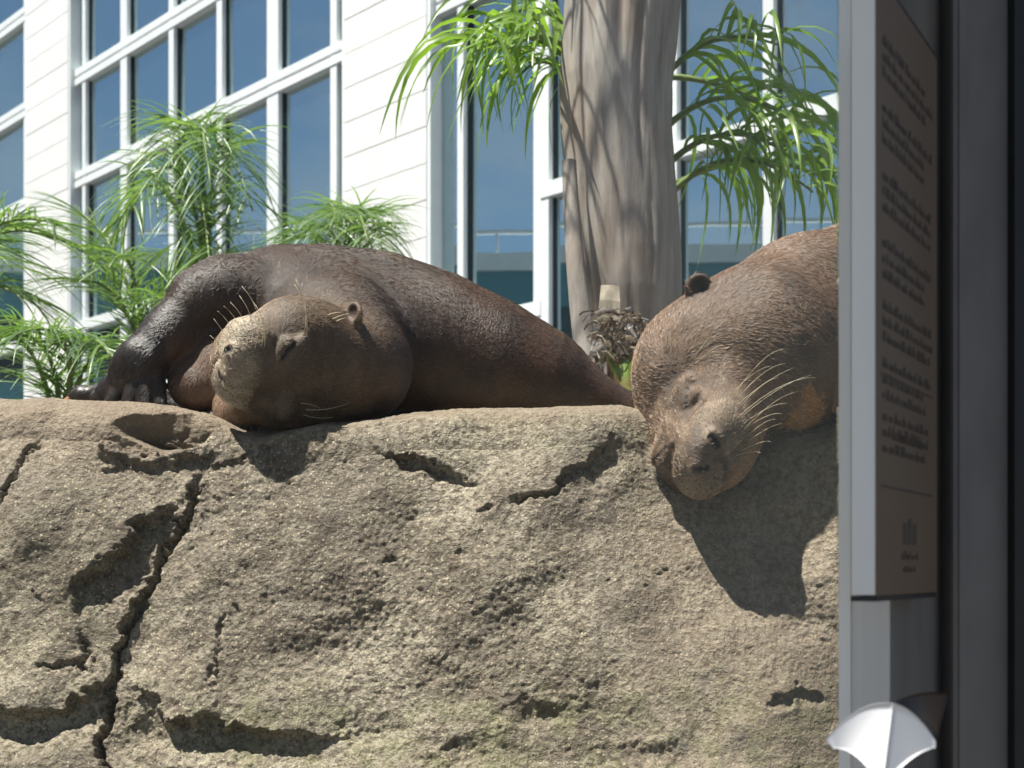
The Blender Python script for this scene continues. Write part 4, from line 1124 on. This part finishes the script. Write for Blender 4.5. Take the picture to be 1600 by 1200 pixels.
text_row(0.0085, 0.074, 0.130, 0.007, M['inkred']); text_row(-0.002, 0.078, 0.126, 0.005, M['inkred'])

# dark frames to the right of the post
def upright(name, u0, u1, Y, depth, mat, label, bev=0.003):
    a, b = at_u(u0, Y), at_u(u1, Y)
    o_ = link(name, box_mesh(name, 0, b.x - a.x, 0, depth, 0, H + 1.245, mat, bev)); o_.location = (a.x, Y, 0)
    tag(o_, label, 'frame'); return o_
gsk = upright('rubber_seal', 1466, 1492, 1.335, 0.03, M['gasket'], 'narrow black rubber seal between the post and slate upright', 0.004)
upr = upright('slate_upright', 1488, 1583, 1.25, 0.08, M['slate'], 'dark slate upright of the window surround, right of the seal', 0.006)
link('edge_highlight', box_mesh('edge_highlight', 0.0585, 0.0605, -0.003, -0.0005, 0, H + 1.23, M['post'], 0.0008), upr)  # pale strip put in as the highlight along this edge
link('face_strip', box_mesh('face_strip', 0.006, 0.014, -0.002, -0.0004, 0, H + 1.23, M['slate'], 0.0006), upr)
blk = upright('black_upright', 1584, 1800, 1.235, 0.12, M['gasket'], 'black upright at the right edge of the window surround', 0.006)

# viewing pane
pl = at_u(1312, 1.14); 
pane = link('viewing_pane', box_mesh('viewing_pane', -1.6, pl.x + 0.002, 1.150, 1.158, 0.25, H + 1.245, M['pane']))
tag(pane, 'clear viewing pane with dried drips in front of the otters', 'window pane')

# small white curved shape below the sign: two bent sheets and a dark flap
def curved_shape():
    def w(u, v, Y): return Vector(((u - 800) / F * Y, Y, H + (HOR - v) / F * Y))
    o = empty('white_shape', w(1390, 1240, 1.02)); tag(o, 'white curved shape of two bent sheets below the brown sign', 'tag')
    base = o.location
    def patch(name, A, B_, Cc, D, bulge, mat):
        """four-cornered sheet with curved edges; corners as (u,v,Y)"""
        n = 10; V = []; Fc = []
        a, b, c_, d = [w(*x) for x in (A, B_, Cc, D)]
        for side in (0, 1):
            for i in range(n + 1):
                for j in range(n + 1):
                    s, t = i / n, j / n
                    p = a * (1 - s) * (1 - t) + b * s * (1 - t) + c_ * s * t + d * (1 - s) * t
                    e = 4 * s * (1 - s) * bulge
                    p = p + Vector((0, 0, 1)) * e + Vector((0, 0.0012 * side, 0)) - base
                    V.append(p)
        m = (n + 1) ** 2
        for i in range(n):
            for j in range(n):
                k = i * (n + 1) + j; Fc.append((k, k + 1, k + n + 2, k + n + 1)); Fc.append((m + k, m + k + n + 1, m + k + n + 2, m + k + 1))
        edge = [(i * (n + 1)) for i in range(n + 1)] + [n * (n + 1) + j for j in range(1, n + 1)] + [i * (n + 1) + n for i in range(n - 1, -1, -1)] + [j for j in range(n - 1, 0, -1)]
        for k in range(len(edge)):
            x, y = edge[k], edge[(k + 1) % len(edge)]; Fc.append((x, m + x, m + y, y))
        link(name, mesh_np(name, V, Fc, mat, True), o)
    patch('left_fold', (1291, 1156, 0.985), (1395, 1099, 0.97), (1378, 1235, 0.97), (1302, 1170, 0.985), 0.009, M['whitesheet'])
    patch('right_fold', (1395.5, 1099, 0.97), (1462, 1158, 0.985), (1462, 1168, 0.985), (1378.5, 1235, 0.97), 0.006, M['whitesheet'])
    patch('back_flap', (1396, 1098, 0.995), (1482, 1084, 1.03), (1466, 1150, 1.03), (1430, 1128, 0.995), 0.004, M['brownflap'])
    return o
curved_shape()
